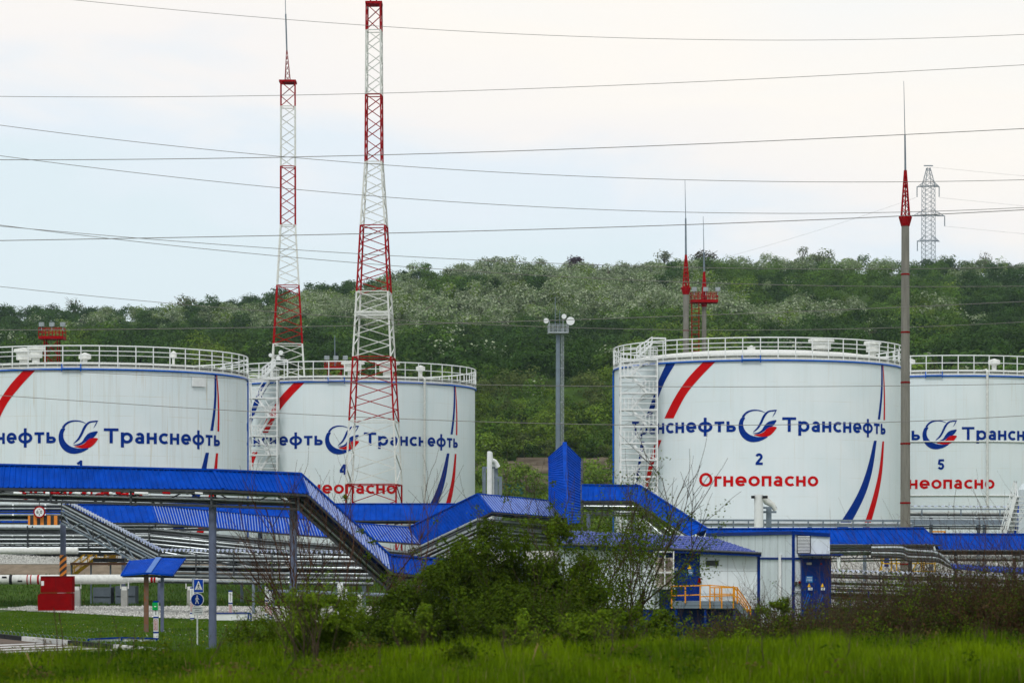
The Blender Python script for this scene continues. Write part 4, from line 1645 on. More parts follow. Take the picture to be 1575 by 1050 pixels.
# ------------------------------------------------------------------ small blue canopy
root = thing('small_canopy', 'small low blue pitched canopy on two thin grey posts', 'canopy', P(240, 945, 141))
A_, B_, C_, D_, M1, M2 = P(186, 884.5, 140.2), P(200, 862, 142.3), P(285, 858.5, 142.3), P(266, 884, 140.2), P(228, 881, 140.1), P(244, 857.5, 142.2)
rf = MB()
for q in ((A_, M1, M2, B_), (M1, D_, C_, M2)):
    rf.quad(*q)
    rf.quad(*[p - Vector((0, 0, .05)) for p in reversed(q)])
    for k in range(1, 14):
        rf.bar(q[0].lerp(q[1], k / 14), q[3].lerp(q[2], k / 14), .03, .035)
for a, b in ((A_, M1), (M1, D_), (A_, B_), (D_, C_)):
    rf.bar(a, b, .05, .09)
rf.build('roof_panel', M_BLUE, root)
MB().bar(M1 + Vector((0, 0, .03)), M2 + Vector((0, 0, .03)), .3, .03).build('ridge_cap', mat('bright_blue_cap', (0.06, 0.15, 0.42), rough=.3), root)
for x, y0_, w_, m_ in ((225, 946, .24, M_RUST), (249.5, 948, .16, M_COLUMN)):
    p = P(x, 882, 140.8)
    MB().box((p.x - w_ / 2, p.y - .08, 0), (p.x + w_ / 2, p.y + .08, p.z)).build('post', m_, root)
MB().bar(P(188, 886, 140.8), P(268, 886, 140.8), .08, .1).build('crossbeam', M_STEEL, root)

# ------------------------------------------------------------------ white pipeline on pedestals
root = thing('pipeline', 'thick white pipeline with red and black bands on short pedestals', 'pipeline', P(100, 900, 168), 'white pipelines')
yP = 206
pp = MB().tube([P(-190, 891.5, yP), P(190, 890.2, yP), P(203, 891, yP + .6)], [.37, .37, .24], 24)
pp.tube([P(200, 891, yP + .6), P(560, 889, yP + 6)], .23, 20)
smooth_by_angle(pp.build('pipe', M_WHITEW, root), 40)
for x, m_, w_ in ((42, M_RED, 1.6), (47.5, M_RED, 1.6), (58, M_RED, 3.0), (15, M_BLACK, 4.5), (232, M_RED, 3), (237, M_RED, 2)):
    r_ = .38 if x < 195 else .24
    MB().tube([P(x, 890.8, yP + (0 if x < 195 else 1.0)), P(x + w_, 890.8, yP + (0 if x < 195 else 1.0))], r_, 24).build('marking_band', m_, root)
mk = MB()
for x, y in ((3, 887), (27, 893)):
    a, b = P(x, y + 1.2, yP - .4), P(x + 7, y - 1.2, yP - .4)
    mk.box((a.x, a.y, a.z), (b.x, a.y + .06, b.z))
mk.build('marking_plate', M_BLACK, root)
for x, w_ in ((-60, .42), (118.5, .26), (191.5, .24), (292, .20)):
    yy = yP + (0 if x < 195 else 1.7)
    p = P(x, 905, yy)
    pd = MB()
    g0 = float(ground(p.x, yy))
    pd.box((p.x - w_, p.y - .3, g0 - .1), (p.x + w_, p.y + .3, p.z - .1))
    pd.build('pedestal', M_CONCB, root)
    sd = MB().box((p.x - w_ * .8, p.y - .3, p.z - .1), (p.x + w_ * .8, p.y + .3, p.z + .18))
    sd.bar(p + Vector((-.3, 0, 0)), p + Vector((-.3, 0, .55)), .07).bar(p + Vector((.3, 0, 0)), p + Vector((.3, 0, .55)), .07)
    sd.build('saddle', M_WHITEW, root)
# grey low pipe at the right of the lawn
root = thing('pipeline', 'thin grey pipe running low above the lawn toward the dark shrubs', 'pipeline', P(480, 915, 176), 'low grey pipes')
smooth_by_angle(MB().tube([P(418, 908.5, 176), P(460, 909.5, 176), P(700, 918, 176)], .115, 12).build('pipe', M_GREYST, root), 40)
for x in (553, 620):
    p = P(x, 912, 176)
    MB().box((p.x - .16, p.y - .15, 0), (p.x + .16, p.y + .15, p.z - .08)).build('pedestal', M_WHITEW, root)

# ------------------------------------------------------------------ red fire cabinet
root = thing('fire_cabinet', 'dark red two part metal fire cabinet in front of the striped column', 'cabinet', P(85, 938, 160))
yc = 189
a, b = P(58, 937, yc), P(110.5, 911.5, yc)
lo = MB()
lo.poly([P(58, 938.5, yc), P(110.5, 938.5, yc), P(110.5, 911.8, yc), P(62, 911.8, yc), P(58, 915, yc)], (0, 1.2, 0))
lo.build('lower_cabinet', M_REDD, root)
up_ = MB()
a, b = P(62.5, 910.6, yc), P(111, 885.5, yc)
up_.box((a.x, a.y - .05, a.z), (b.x, a.y + 1.15, b.z))
up_.build('upper_cabinet', M_REDD, root)
seams = MB()
for x in (86,):
    seams.bar(P(x, 909, yc - .04), P(x, 887, yc - .04), .03)
seams.bar(P(62.5, 886.3, yc - .04), P(111, 886.3, yc - .04), .06)
seams.build('door_trim', mat('deep_red', (.09, .002, .003), rough=.6), root)
a, b = P(63.2, 900, yc - .07), P(67.5, 893, yc - .07)
MB().box((a.x, a.y, a.z), (b.x, a.y + .02, b.z)).build('notice_sticker', M_WHITE, root)
MB().box(tuple(P(88, 911.8, yc)), tuple(P(102, 910.8, yc + 1))).build('base_strip', M_WHITE, root)
MB().box((P(42, 0, yc).x, yc - .2, 0), (P(112, 0, yc).x, yc + 1.5, .10)).build('plinth', M_CONCB, root)

# grey concrete blocks behind the pipeline
bl = MB()
for k, (x0_, x1_, r) in enumerate([(143, 176, 903), (177, 213, 901)]):
    a, b = P(x0_, 0, 212), P(x1_, 0, 214)
    bl.box((a.x, 212 + k * .1, 0), (b.x, 214, zpx(r, 212)))
    bl.box((a.x + .05, 211.9 + k * .1, zpx(r, 212) * .5), (b.x - .05, 212.1 + k * .1, zpx(r, 212) * .5 + .04))
tag(bl.build('retaining_block', M_CURTAIN), 'dark grey retaining block behind the white pipeline', 'retaining block')

# long pale pipe and grey kerb wall in front of the gravel bank at the far left
o = MB().tube([P(-200, 847, 200), P(120, 846.5, 200)], .24, 16).build('pipeline', M_WHITEW)
smooth_by_angle(o, 40)
tag(o, 'pale pipe lying in front of the gravel bank at the far left', 'pipeline', 'white pipelines')
o = MB().box(tuple(P(-200, 872, 238)), tuple(P(182, 868.5, 238.4))).build('low_wall', M_CONCB)
tag(o, 'low pale concrete kerb wall at the foot of the gravel bank', 'low wall')
# rusty-topped beam left of the canopy
root = thing('service_platform', 'low grey deck with a rusty edge beside the yellow stairs', 'platform', P(165, 880, 213))
MB().box(tuple(P(108, 868.5, 213)), tuple(P(200, 864.5, 215))).build('deck_edge', M_RUST, root)
MB().box(tuple(P(143, 864, 214.2)), tuple(P(196, 858, 216))).build('cover_plate', M_STEEL, root)
lg = MB()
for x in (110, 140, 170, 198):
    lg.bar(P(x, 868, 214), Vector((P(x, 0, 214).x, 214, 0)), .12)
lg.build('legs', M_GREYST, root)


def yellow_stairs(x0, y0, x1, y1, Y, label, n=6):
    root = thing('yellow_stairs', label, 'stairs', (P(x0, y0, Y).x, Y, P(x0, y0, Y).z), 'yellow steel access stairs')
    st, hr = MB(), MB()
    for dy in (0, .8):
        a, b = P(x0, y0, Y) + Vector((0, dy, 0)), P(x1, y1, Y) + Vector((0, dy, 0))
        st.bar(a, b, .06, .2)
        for h in (.55, 1.05):
            hr.bar(a + Vector((0, 0, h)), b + Vector((0, 0, h)), .06)
        for t in np.linspace(0, 1, 4):
            q = a.lerp(b, t)
            hr.bar(q, q + Vector((0, 0, 1.05)), .07)
        c = b + Vector((1.6, 0, 0))
        hr.bar(b + Vector((0, 0, 1.05)), c + Vector((0, 0, 1.05)), .07)
        hr.bar(b + Vector((0, 0, .5)), c + Vector((0, 0, .5)), .06)
        hr.bar(c, c + Vector((0, 0, 1.05)), .08)
        hr.bar(b + Vector((.8, 0, 0)), b + Vector((.8, 0, 1.05)), .08)
        hr.bar(b, c, .06, .14)
    for t in np.linspace(.05, .95, n):
        q = P(x0, y0, Y).lerp(P(x1, y1, Y), t)
        st.box((q.x - .12, Y, q.z), (q.x + .12, Y + .8, q.z + .03))
    st.build('stair_flight', M_YEL, root)
    hr.build('handrail', M_YEL, root)


yellow_stairs(112, 884, 146, 858, 219, 'yellow steel stairs and railing behind the diving pipe bundle')
yellow_stairs(166, 868, 178, 862, 218, 'short yellow railed step right of the larger yellow stairs', 3)
# ------------------------------------------------------------------ steep riser canopy (seen almost end-on)
root = thing('riser_canopy', 'steep blue ribbed gable canopy standing up like an arrowhead between the tanks', 'pipe rack', (P(870, 850, 206).x, 206, 0), 'blue roofed pipe racks')
Ya, Yb = 201.0, 211.0
tp, bt = P(868.5, 682, Yb), P(871.5, 806, Ya)
tl, bl_ = P(843.5, 704.5, Yb - .3), P(843.5, 784, Ya - .3)
tr_, br_ = P(894, 707.5, Yb - .3), P(892.5, 805, Ya - .3)
tl, tr_ = P(843.5, 704.5, Yb + .9), P(893, 706.5, Yb + .9)
bl_, br_ = P(843.5, 768, Ya + 1.5), P(892.5, 804, Ya + 1.0)


def ribbed(mb, a, b, c, d, n, h):
    """a-b one side line, d-c the other; ribs run from line a-b to line d-c"""
    for k in range(n):
        p0, q0, p1, q1 = a.lerp(b, k / n), d.lerp(c, k / n), a.lerp(b, (k + 1) / n), d.lerp(c, (k + 1) / n)
        mb.quad(p0, p1, q1, q0)
    for k in range(n + 1):
        nn = (b - a).cross(d.lerp(c, k / n) - a.lerp(b, k / n)).normalized()
        if nn.y > 0:
            nn = -nn
        p, q = a.lerp(b, k / n), d.lerp(c, k / n)
        t = (b - a).normalized() * .045
        s = (c - d).normalized() * .045
        mb.add([p - t, p + t, p + t * .4 + nn * h, p - t * .4 + nn * h, q - s, q + s, q + s * .4 + nn * h, q - s * .4 + nn * h], [(0, 4, 7, 3), (3, 7, 6, 2), (2, 6, 5, 1)])


lm, rm = MB(), MB()
ribbed(lm, tp, bt - Vector((0, 0, -.2)), bl_ + Vector((0, 0, 0)), tl, 26, .08)
ribbed(rm, tp, bt, br_, tr_, 26, .08)
lm.build('roof_panel', M_BLUE, root)
rm.build('roof_panel', M_BLUE, root)
MB().bar(tp - Vector((0, .08, -.1)), bt - Vector((0, .08, 0)), .34, .06, up=(0, -1, 0)).build('ridge_cap', M_BLUE, root)
sb = MB()
sb.quad(tr_, br_, br_ + Vector((.2, 3, 0)), tr_ + Vector((.2, 3, 0)))
for k in range(7):
    p, q = tr_.lerp(br_, k / 6), tr_.lerp(br_, k / 6) + Vector((.22, .1, -.1))
    sb.bar(p, q, .1)
sb.bar(tr_ + Vector((.14, 0, 0)), br_ + Vector((.14, 0, -.8)), .14)
sb.build('side_frame', M_STEEL, root)
pm = MB()
for dx in (-.6, -.2, .25, .6):
    pm.tube([bt + Vector((dx, 2.2, -1.6)), tp + Vector((dx, 2.6, -1.2))], .1, 6)
pm.build('pipe', M_STEEL, root)
column(root, 868, 209, 730, .36)

# ------------------------------------------------------------------ right-hand blue rack
ridR = [(896, 745.5), (984, 746.5), (1088, 813), (1421, 812)]
eavR = [(896, 769.5), (974, 768.8), (1062, 823), (1433, 836)]
Rg = [P(896, 745.5, 176), P(984, 746.5, 176), P(1088, 813, 174), P(1421, 812, 174)]
Ev = [P(896, 769.3, 175.1), P(973, 768.8, 175.1), P(1060, 824, 173.1), P(1085, 836, 173.1), P(1447, 836, 173.1)]
root = thing('pipe_rack', 'blue clad rack stepping down beside tank 2 and running level behind the white buildings', 'pipe rack', (Rg[2].x, 174, 0), 'blue roofed pipe racks')
canopy(root, [(Rg[0], Rg[1], Ev[0], Ev[1]), (Rg[1], Rg[2], Ev[1], Ev[2]), (Rg[2], Rg[3], Ev[3], Ev[4])], [.38, .38, .40])
runs(root, [Rg[0], Rg[1], Rg[2] + Vector((-1.2, 0, -.0)), Rg[2] + Vector((1.5, 0, -.2)), P(1432, 813, 174)],
     [(-.75, 1.10, .08, M_CLAD), (-.3, 1.2, (.6, .12), M_STEEL), (.2, 1.35, .1, M_STEEL), (-.8, 1.42, .08, M_CLAD), (-.2, 1.55, .07, M_GALV), (.4, 1.62, (.4, .1), M_STEEL), (-.75, 2.02, .06, M_CLAD)])
truss(root, [Rg[0], Rg[1], Rg[2] + Vector((-1.0, 0, 0)), Rg[2] + Vector((1.5, 0, -.2)), P(1432, 813, 174)], -.85, 1.25, 1.85, .7, .055)
hangers(root, Rg, 1.0, 1.95, .9, 3.2)
for px_ in (905, 975, 1100, 1290, 1400):
    column(root, px_, 174.8, 850 if px_ > 1000 else 790, .26, M_COLUMN)
# bending pipes at its end
for k in range(4):
    dz = .28 * k
    pts = [P(1340, 842 + k * 4, 172.3), P(1385, 842 + k * 4.5, 172.3), P(1398, 846 + k * 5, 172.3), P(1440, 850 + k * 4, 172.3), P(1460, 864 + k * 2.2, 172.3), P(1478, 872 + k, 172.3)]
    sp = [Vector(p) for p in spline([tuple(p) for p in pts], 5)]
    smooth_by_angle(MB().tube(sp, .10, 8).build('bent_pipe', M_GALV if k % 2 == 0 else M_STEEL, root), 40)
# next lower piece to the right
Rg = [P(1432, 820.8, 179), P(1700, 821.5, 179)]
Ev = [P(1446, 844.5, 178.1), P(1715, 845, 178.1)]
root = thing('pipe_rack', 'short blue clad rack at the right edge, half a step lower, behind the white stairs', 'pipe rack', (Rg[0].x, 179, 0), 'blue roofed pipe racks')
canopy(root, [(Rg[0], Rg[1], Ev[0], Ev[1])], .40)
runs(root, Rg, [(-.6, 1.2, .1, M_STEEL), (-.2, 1.35, (.6, .1), M_STEEL), (-.7, 1.55, .08, M_CLAD), (.1, 1.75, .08, M_STEEL)])
hangers(root, Rg, 1.0, 1.8, .8, 4)
for px_ in (1470, 1560):
    column(root, px_, 179, 850, .24)

# ------------------------------------------------------------------ grey pipe trestle in front of tanks 2 and 5
root = thing('pipe_trestle', 'grey elevated pipe trestle running along the foot of tanks 2 and 5', 'pipe trestle', (P(1250, 850, 214).x, 214, 0), 'uncovered pipe racks')
g = MB()
for r, h in ((799.5, .16), (808, .13)):
    g.bar(P(1074, r, 214), P(1405, r + 1, 214), .2, h)
    g.bar(P(1074, r, 216), P(1405, r + 1, 216), .2, h)
for x in range(1082, 1405, 23):
    g.bar(P(x, 799, 214), P(x, 812, 214), .1)
    g.bar(P(x, 800, 214), P(x, 800, 216), .08)
g.build('beam', M_GREYST, root)
smooth_by_angle(MB().tube([P(1074, 804.5, 215), P(1405, 805.5, 215)], .13, 10).build('pipe', M_GALV, root), 40)
for x in (1108, 1183, 1246, 1330, 1395):
    column(root, x, 215, 808, .3, M_GREYST)
root = thing('pipe_trestle', 'stack of grey pipes and a corrugated cover in front of tank 5', 'pipe trestle', (P(1480, 850, 222).x, 222, 0), 'uncovered pipe racks')
cvr = MB()
corrugated(cvr, P(1396, 779.5, 222), P(1565, 780.5, 222), .9, .12, .55)
cvr.build('corrugated_roof', M_CORR, root)
g = MB()
g.bar(P(1396, 782.3, 221), P(1565, 783, 221), .08, .12)
for x in (1418, 1478, 1538):
    g.bar(P(x, 782, 221), P(x, 792, 221), .1)
g.bar(P(1396, 803, 221), P(1565, 803, 221), .3, .40)
g.bar(P(1396, 809, 221.3), P(1565, 809, 221.3), .3, .16)
g.build('beam', M_GREYST, root)
for r, rr, m_ in ((788.5, .10, M_WHITEW), (791.5, .08, M_STEEL), (795, .08, M_CLAD), (798.5, .055, M_GALV), (812, .06, M_STEEL)):
    b0 = [P(1396, r, 221.4), P(1565, r + .8, 221.4)]
    mb = MB().tube(b0, rr, 8)
    joints(mb, b0, rr * 1.6)
    mb.build('pipe', m_, root)
for x in (1432, 1505, 1514):
    column(root, x, 222, 795, .32, M_GREYST)
MB().bar(P(1434, 817, 219), P(1454, 817, 219), .25, .12).bar(P(1453, 817, 219), P(1453, 822, 219), .15).build('orange_bar', M_ORG, root)


# ------------------------------------------------------------------ white vent pipes
def goose(px, Y, r_top, wpx, label, elbow=True):
    k = Y / F
    root = thing('vent_pipe', label, 'vent pipe', (P(px, 850, Y).x, Y, 4.2 if Y > 246 else 0), 'white upright vent pipes')
    c = P(px, r_top, Y)
    r = wpx * k / 2
    pts = [Vector((c.x, Y, float(ground(c.x, Y)))), Vector((c.x, Y, c.z - r * 1.6))]
    if elbow:
        pts += [Vector((c.x + r * .5, Y + .2, c.z - r * .5)), Vector((c.x + r * 2, Y + .5, c.z - r * 1.0)), Vector((c.x + r * 3.2, Y + .6, c.z - r * 3.0))]
    sm = [Vector(p) for p in spline([tuple(p) for p in pts], 6)]
    smooth_by_angle(MB().tube(sm, r, 16).build('pipe', M_WHITE, root), 50)
    return root


v1 = goose(753, 222, 706, 8, 'white vent pipe with grey support posts to the right of tank 4')
g = MB()
for x, r0 in ((744.5, 718), (763, 718), (769.5, 733)):
    g.bar(P(x, r0, 223), P(x, 850, 223), .3)
g.bar(P(742, 719, 223), P(764, 719, 223), .25, .18).bar(P(760, 734, 223), P(772, 734, 223), .25, .18)
g.build('support_frame', M_GREYST, v1)
MB().tube([P(759.5, 713, 223), P(759.5, 850, 223)], .13, 10).build('thin_pipe', M_WHITE, v1)
v2 = goose(1167, 200, 749, 14, 'stout white vent pipe standing in front of tank 2 under the red warning word', False)
el = MB()
el.tube([P(1175, 763, 201), P(1180, 771, 201), P(1188, 776, 201), P(1193, 784, 201)], [.28, .28, .22, .18], 12)
smooth_by_angle(el.build('elbow_pipe', M_WHITEW, v2), 50)
g = MB()
g.box(tuple(P(1156, 766, 199.6)), tuple(P(1160, 762, 200)))
g.box(tuple(P(1173, 766, 199.6)), tuple(P(1180, 762, 200)))
g.build('clamp', M_BLACK, v2)
g = MB()
g.bar(P(1182.5, 779, 201), P(1182.5, 850, 201), .38)
g.bar(P(1173, 780.5, 201), P(1194, 780.5, 201), .3, .16).bar(P(1173, 787, 201), P(1194, 787, 201), .3, .16)
g.build('support_frame', M_GREYST, v2)

# ------------------------------------------------------------------ pale tank and white stairs at the right edge
TY = 208
c = P(1640, 850, TY)
root = thing('small_tank', 'pale grey vertical vessel cut by the right edge of the picture', 'small tank', (c.x, TY, 0))
MB().lathe((c.x, TY, 0), [(3.7, 0), (3.7, zpx(747, TY) - .3), (3.4, zpx(743, TY)), (.2, zpx(738, TY))], 40).build('shell', M_PANEL, root, smooth=False)
MB().tube([P(1564, 748, TY - 1), P(1564, 850, TY - 1)], .05, 6).build('thin_pipe', M_GALV, root)
root = thing('white_stairs', 'white steel stairs with handrails climbing to the vessel at the right edge', 'stairs', (P(1550, 850, 196).x, 196, 0))
st, hr = MB(), MB()
a, b = P(1538, 848, 196), P(1562, 762, 196)
for dy, da in ((0, 0), (1.1, .9)):
    A2, B2 = a + Vector((da, dy, 0)), b + Vector((da * .4, dy, 0))
    st.bar(A2, B2, .08, .26)
    for h in (.55, 1.1):
        hr.bar(A2 + Vector((-.1, 0, h)), B2 + Vector((-.1, 0, h)), .06)
    for t in np.linspace(0, 1, 6):
        q = A2.lerp(B2, t)
        hr.bar(q, q + Vector((-.1, 0, 1.1)), .06)
for t in np.linspace(.02, .98, 14):
    q = a.lerp(b, t)
    st.box((q.x, 196, q.z - .02), (q.x + 1.0, 197.1, q.z + .03))
hr.bar(P(1534, 845, 196), P(1534, 826, 196), .07).bar(P(1534, 826, 196), P(1541, 823, 196), .06).bar(P(1534, 836, 196), P(1541, 834, 196), .05)
st.bar(P(1534, 848, 196), P(1560, 848, 196), .1, .14)
st.bar(P(1538, 849, 196), P(1538, 900, 196), .08)
st.bar(P(1542, 849, 196), P(1570, 880, 196), .08)
st.build('stair_flight', M_WHITE, root)
hr.build('handrail', M_WHITE, root)
o = MB().box(tuple(P(1559, 788, 200)), tuple(P(1566, 777, 200.3)))
tag(o.build('blue_panel', M_BLUE), 'small blue panel beside the vessel at the right edge', 'panel')

# ------------------------------------------------------------------ yellow railed platform, right
root = thing('railed_platform', 'yellow railed platform on the gravel beside the concrete pole', 'platform', P(1396, 882, 208), None)
yr = MB()
for yy in (206.5, 208.5):
    for r in (856.5, 866, 878):
        yr.bar(P(1356, r, yy), P(1438, r, yy), .09)
    for x in (1356, 1371, 1379, 1402, 1417, 1421, 1438):
        yr.bar(P(x, 856, yy), P(x, 881, yy), .09)
    yr.bar(P(1352, 880, yy), P(1360, 856, yy), .09).bar(P(1402, 880, yy), P(1414, 858, yy), .09)
yr.build('railing', M_YEL, root)
MB().box(tuple(P(1356, 883, 206.5)), tuple(P(1440, 880, 208.6))).build('deck', M_GREYST, root)
MB().box(tuple(P(1350, 855.5, 207)), tuple(P(1385, 853, 209))).box(tuple(P(1361, 871, 207)), tuple(P(1366, 856, 207.4))).build('blue_canopy', M_BLUE, root)
# corrugated low rack with pipes below, and blue roof right of it
K = [P(1272, 879, 139), P(1440, 884, 139), P(1700, 893, 139)]
root = thing('pipe_rack', 'low rack with a wavy pale cover and many dark pipes right of the blue doors', 'pipe rack', (K[0].x, 139, 0), 'covered low pipe racks')
cvr = MB()
for a, b in zip(K[:-1], K[1:]):
    corrugated(cvr, a, b, .8, .10, .26)
cvr.build('corrugated_roof', M_CORR, root)
runs(root, K, [(-.7, .14, (.05, .1), M_STEEL), (-.3, .26, (.7, .12), M_STEEL), (-.6, .5, .07, M_CLAD), (.1, .6, (.6, .1), M_STEEL), (-.6, .72, .06, M_GALV), (-.3, .9, (.5, .1), M_STEEL), (-.65, 1.05, .07, M_CLAD), (.2, 1.2, .1, M_STEEL), (-.6, 1.35, .08, M_STEEL), (-.65, 1.6, .06, M_GALV)])
hangers(root, K, .05, 1.9, .75, 2.3)
bp = MB()
for x in (1307, 1336):
    bp.bar(P(x, 908, 138), P(x, 960, 138), .10)
bp.bar(P(1283, 908.5, 138), P(1340, 908.5, 138), .05)
bp.build('blue_post', M_BLUED, root)
root = thing('low_blue_roof', 'narrow low blue roof half hidden behind the brown thicket at the right', 'roof', P(1520, 890, 160))
a = [P(1462, 867, 161), P(1700, 880, 161), P(1700, 892, 159.6), P(1466, 873, 159.6)]
rf = MB().quad(a[3], a[2], a[1], a[0])
rf.quad(*[p - Vector((0, 0, .06)) for p in a])
for k in range(1, 26):
    rf.bar(a[0].lerp(a[1], k / 26), a[3].lerp(a[2], k / 26), .04, .04)
rf.bar(a[3], a[2], .05, .12)
rf.build('roof_panel', M_BLUE, root)
MB().bar(a[0] + Vector((0, 0, .03)), a[1] + Vector((0, 0, .03)), .14, .06).build('ridge_cap', mat('pale_cap', (.25, .3, .45), rough=.4), root)
for px_ in (1480, 1560, 1640):
    MB().bar(P(px_, 878, 160.5), P(px_, 960, 160.5), .14).build('post', M_STEEL, root)

# ------------------------------------------------------------------ control building with blue tile roof (nearest)
BY = 106.0
kb = BY / F
root = thing('control_building', 'small white control building with a blue tiled roof, blue door and orange stair rail', 'building', (P(1020, 950, BY).x, BY + 1.5, 0))
wl, wr_ = P(862, 0, BY).x, P(1168, 0, BY).x
DEP = 5.0
zb0, zt0 = zpx(936, BY), zpx(846, BY)
xdL, xdR = P(1023, 0, BY).x, P(1074.5, 0, BY).x
wall = MB().poly([Vector((wl, BY, zb0)), Vector((wr_, BY, zb0)), Vector((wr_, BY, zt0 - .15)), Vector((wl, BY, zt0 + .18))], (0, DEP, 0))
wall.build('wall', M_PANEL, root)
tr2 = MB()
tr2.box((wr_ - .09, BY - .03, zb0 - .6), (wr_ + .03, BY + .09, zt0 - .14))
tr2.bar((wl, BY - .015, zt0 + .12), (wr_, BY - .015, zt0 - .17), .03, .12)
tr2.box((xdR, BY - .02, zb0), (xdR + .05, BY, zt0 - .1))
tr2.build('corner_trim', M_BLUED, root)
bs = MB().box((wl + .05, BY + .05, 0), (wr_ - .05, BY + DEP - .05, zb0))
bs.build('plinth', M_BLUED, root)
jn = MB()
for x in (1119,):
    jn.box((P(x, 0, BY).x, BY - .006, zb0), (P(x, 0, BY).x + .018, BY, zt0 - .1))
for r in (878, 913):
    jn.box((xdR + .05, BY - .006, zpx(r, BY)), (wr_ - .09, BY, zpx(r, BY) + .018))
jn.build('panel_joint', mat('joint_grey', (.40, .43, .44)), root)
# roof: slope rising away from us, hipped down at the right
e0, e1 = P(852, 832, BY - .45), P(1172, 851, BY - .45)
e0 = P(856, 836, BY - .45)
e1 = P(1171, 850.5, BY - .45)
r0 = Vector((P(868, 0, BY + 2.6).x, BY + 2.6, zpx(815, BY + 2.6)))
r1 = Vector((P(1096, 0, BY + 2.6).x, BY + 2.6, zpx(825.5, BY + 2.6)))
b1 = Vector((e1.x + .4, BY + DEP + .4, e1.z))
b0_ = Vector((e0.x, BY + DEP + .4, e0.z))
rf = MB()
rf.add([e0, e1, r1, r0, b1, b0_], [(0, 1, 2, 3), (1, 4, 2), (4, 5, 3, 2), (0, 3, 5)])
n = 46
for k in range(n + 1):
    t = k / n
    p = e0.lerp(e1, t)
    top_ = r0.lerp(r1, min(1, t * 1.38)) if t < .72 else r1.lerp(e1, (t - .72) / .28)
    top_ = Vector((p.x + (top_.x - p.x) * .15, top_.y, top_.z)) if False else top_
    rf.tube([p, p.lerp(top_, 1.0)], .03, 6)
for j in range(1, 8):
    t = j / 8
    a = e0.lerp(r0, t)
    b = e1.lerp(r1, t)
    rf.bar(a + Vector((0, 0, .012)), b + Vector((0, 0, .012)), .04, .02)
rf.build('roof', M_BLUETILE, root)
MB().bar(e0 - Vector((0, .02, .07)), e1 - Vector((0, .02, .07)), .03, .13).build('fascia', M_BLUED, root)
MB().tube([e0 + Vector((0, -.05, -.0)), e1 + Vector((0, -.05, -.0))], .05, 8).build('gutter', M_STEEL, root)
# blue door bay
d = MB().box((P(1014, 0, BY).x, BY - .05, zb0), (xdR, BY, zt0 - .12))
d.build('door_bay', M_BLUED, root)
dr = MB().box((P(1034.5, 0, BY).x, BY - .085, zb0 + .05), (P(1072, 0, BY).x, BY - .05, zpx(852, BY)))
door = dr.build('door', M_BLUED, root)
MB().box(tuple(P(1056, 881.5, BY - .16)), tuple(P(1058, 874, BY - .085))).box(tuple(P(1050.5, 875.5, BY - .10)), tuple(P(1053.5, 873, BY - .16))).build('handle', M_BLACK, door)
wt = MB()
q = P(1060.3, 871, BY - .095)
wt.poly([q + Vector((-.09, 0, -.09)), q + Vector((.09, 0, -.09)), q + Vector((0, 0, .10))], (0, -.006, 0))
wt.build('warning_triangle', M_YEL, door)
a, b = P(1055, 884.5, BY - .095), P(1066.5, 875, BY - .09)
MB().box((a.x, a.y, a.z), (b.x, b.y, b.z)).build('notice_plate', mat('notice_blue', (.02, .16, .42)), door)
nl = MB()
for r in (877.5, 880, 882):
    a = P(1056.5, r, BY - .097)
    nl.box((a.x, a.y, a.z), (P(1065, r, BY).x, a.y + .003, a.z + .02))
nl.build('notice_lines', M_WHITE, door)
MB().box(tuple(P(1038, 877, BY - .1)), tuple(P(1042, 873, BY - .085))).build('lock_plate', M_GALV, door)
MB().box(tuple(P(1040, 850, BY - .12)), tuple(P(1045, 847, BY - .05))).build('alarm_lamp', M_RED, root)
MB().tube([P(1076, 893, BY - .1), P(1076, 888, BY - .1)], .05, 8).tube([P(1075.8, 896, BY - .08), P(1076.3, 893, BY - .1)], [.09, .07], 8).build('alarm_horn', M_REDD, root)
MB().tube([P(1083.5, 853.5, BY - .15), P(1083.5, 853.5, BY - .02)], .06, 12).build('round_lamp', M_GALV, root)
lv = MB()
a, b = P(1084, 869.5, BY - .05), P(1107, 861.5, BY)
lv.box((a.x + .05, a.y, a.z), (b.x - .05, b.y, b.z))
lv.build('louvre_vent', M_STEEL, root)
MB().box((a.x, a.y - .06, b.z), (b.x, b.y, b.z + .04)).build('vent_hood', M_GALV, root)
# air-conditioner cage
root = thing('air_conditioner', 'two stacked beige air conditioner units in a white frame left of the blue door', 'air conditioner', P(1020, 903, BY - .4))
for r in (868, 891):
    a, b = P(1009, r + 11, BY - .55), P(1035, r - 11, BY - .06)
    MB().box((a.x, a.y, a.z), (b.x, b.y, b.z)).build('casing', M_BEIGE, root)
    c = P(1025, r, BY - .56)
    MB().tube([c, c + Vector((0, .01, 0))], .25, 24).build('fan', M_FAN, root)
    gv = MB()
    for q in range(6):
        a = P(1010, r - 9 + q * 3.4, BY - .57)
        gv.box((a.x, a.y, a.z), (a.x + .17, a.y + .02, a.z + .02))
    gv.build('grille', M_FAN, root)
cg = MB()
for x in (1006, 1022.5, 1036):
    cg.bar(P(x, 905, BY - .65), P(x, 847, BY - .65), .045)
for r in (848, 880, 903):
    cg.bar(P(1006, r, BY - .65), P(1036, r, BY - .65), .045)
cg.box(tuple(P(1003, 905.5, BY - .65)), tuple(P(1037, 903, BY)))
cg.build('cage_frame', M_WHITE, root)

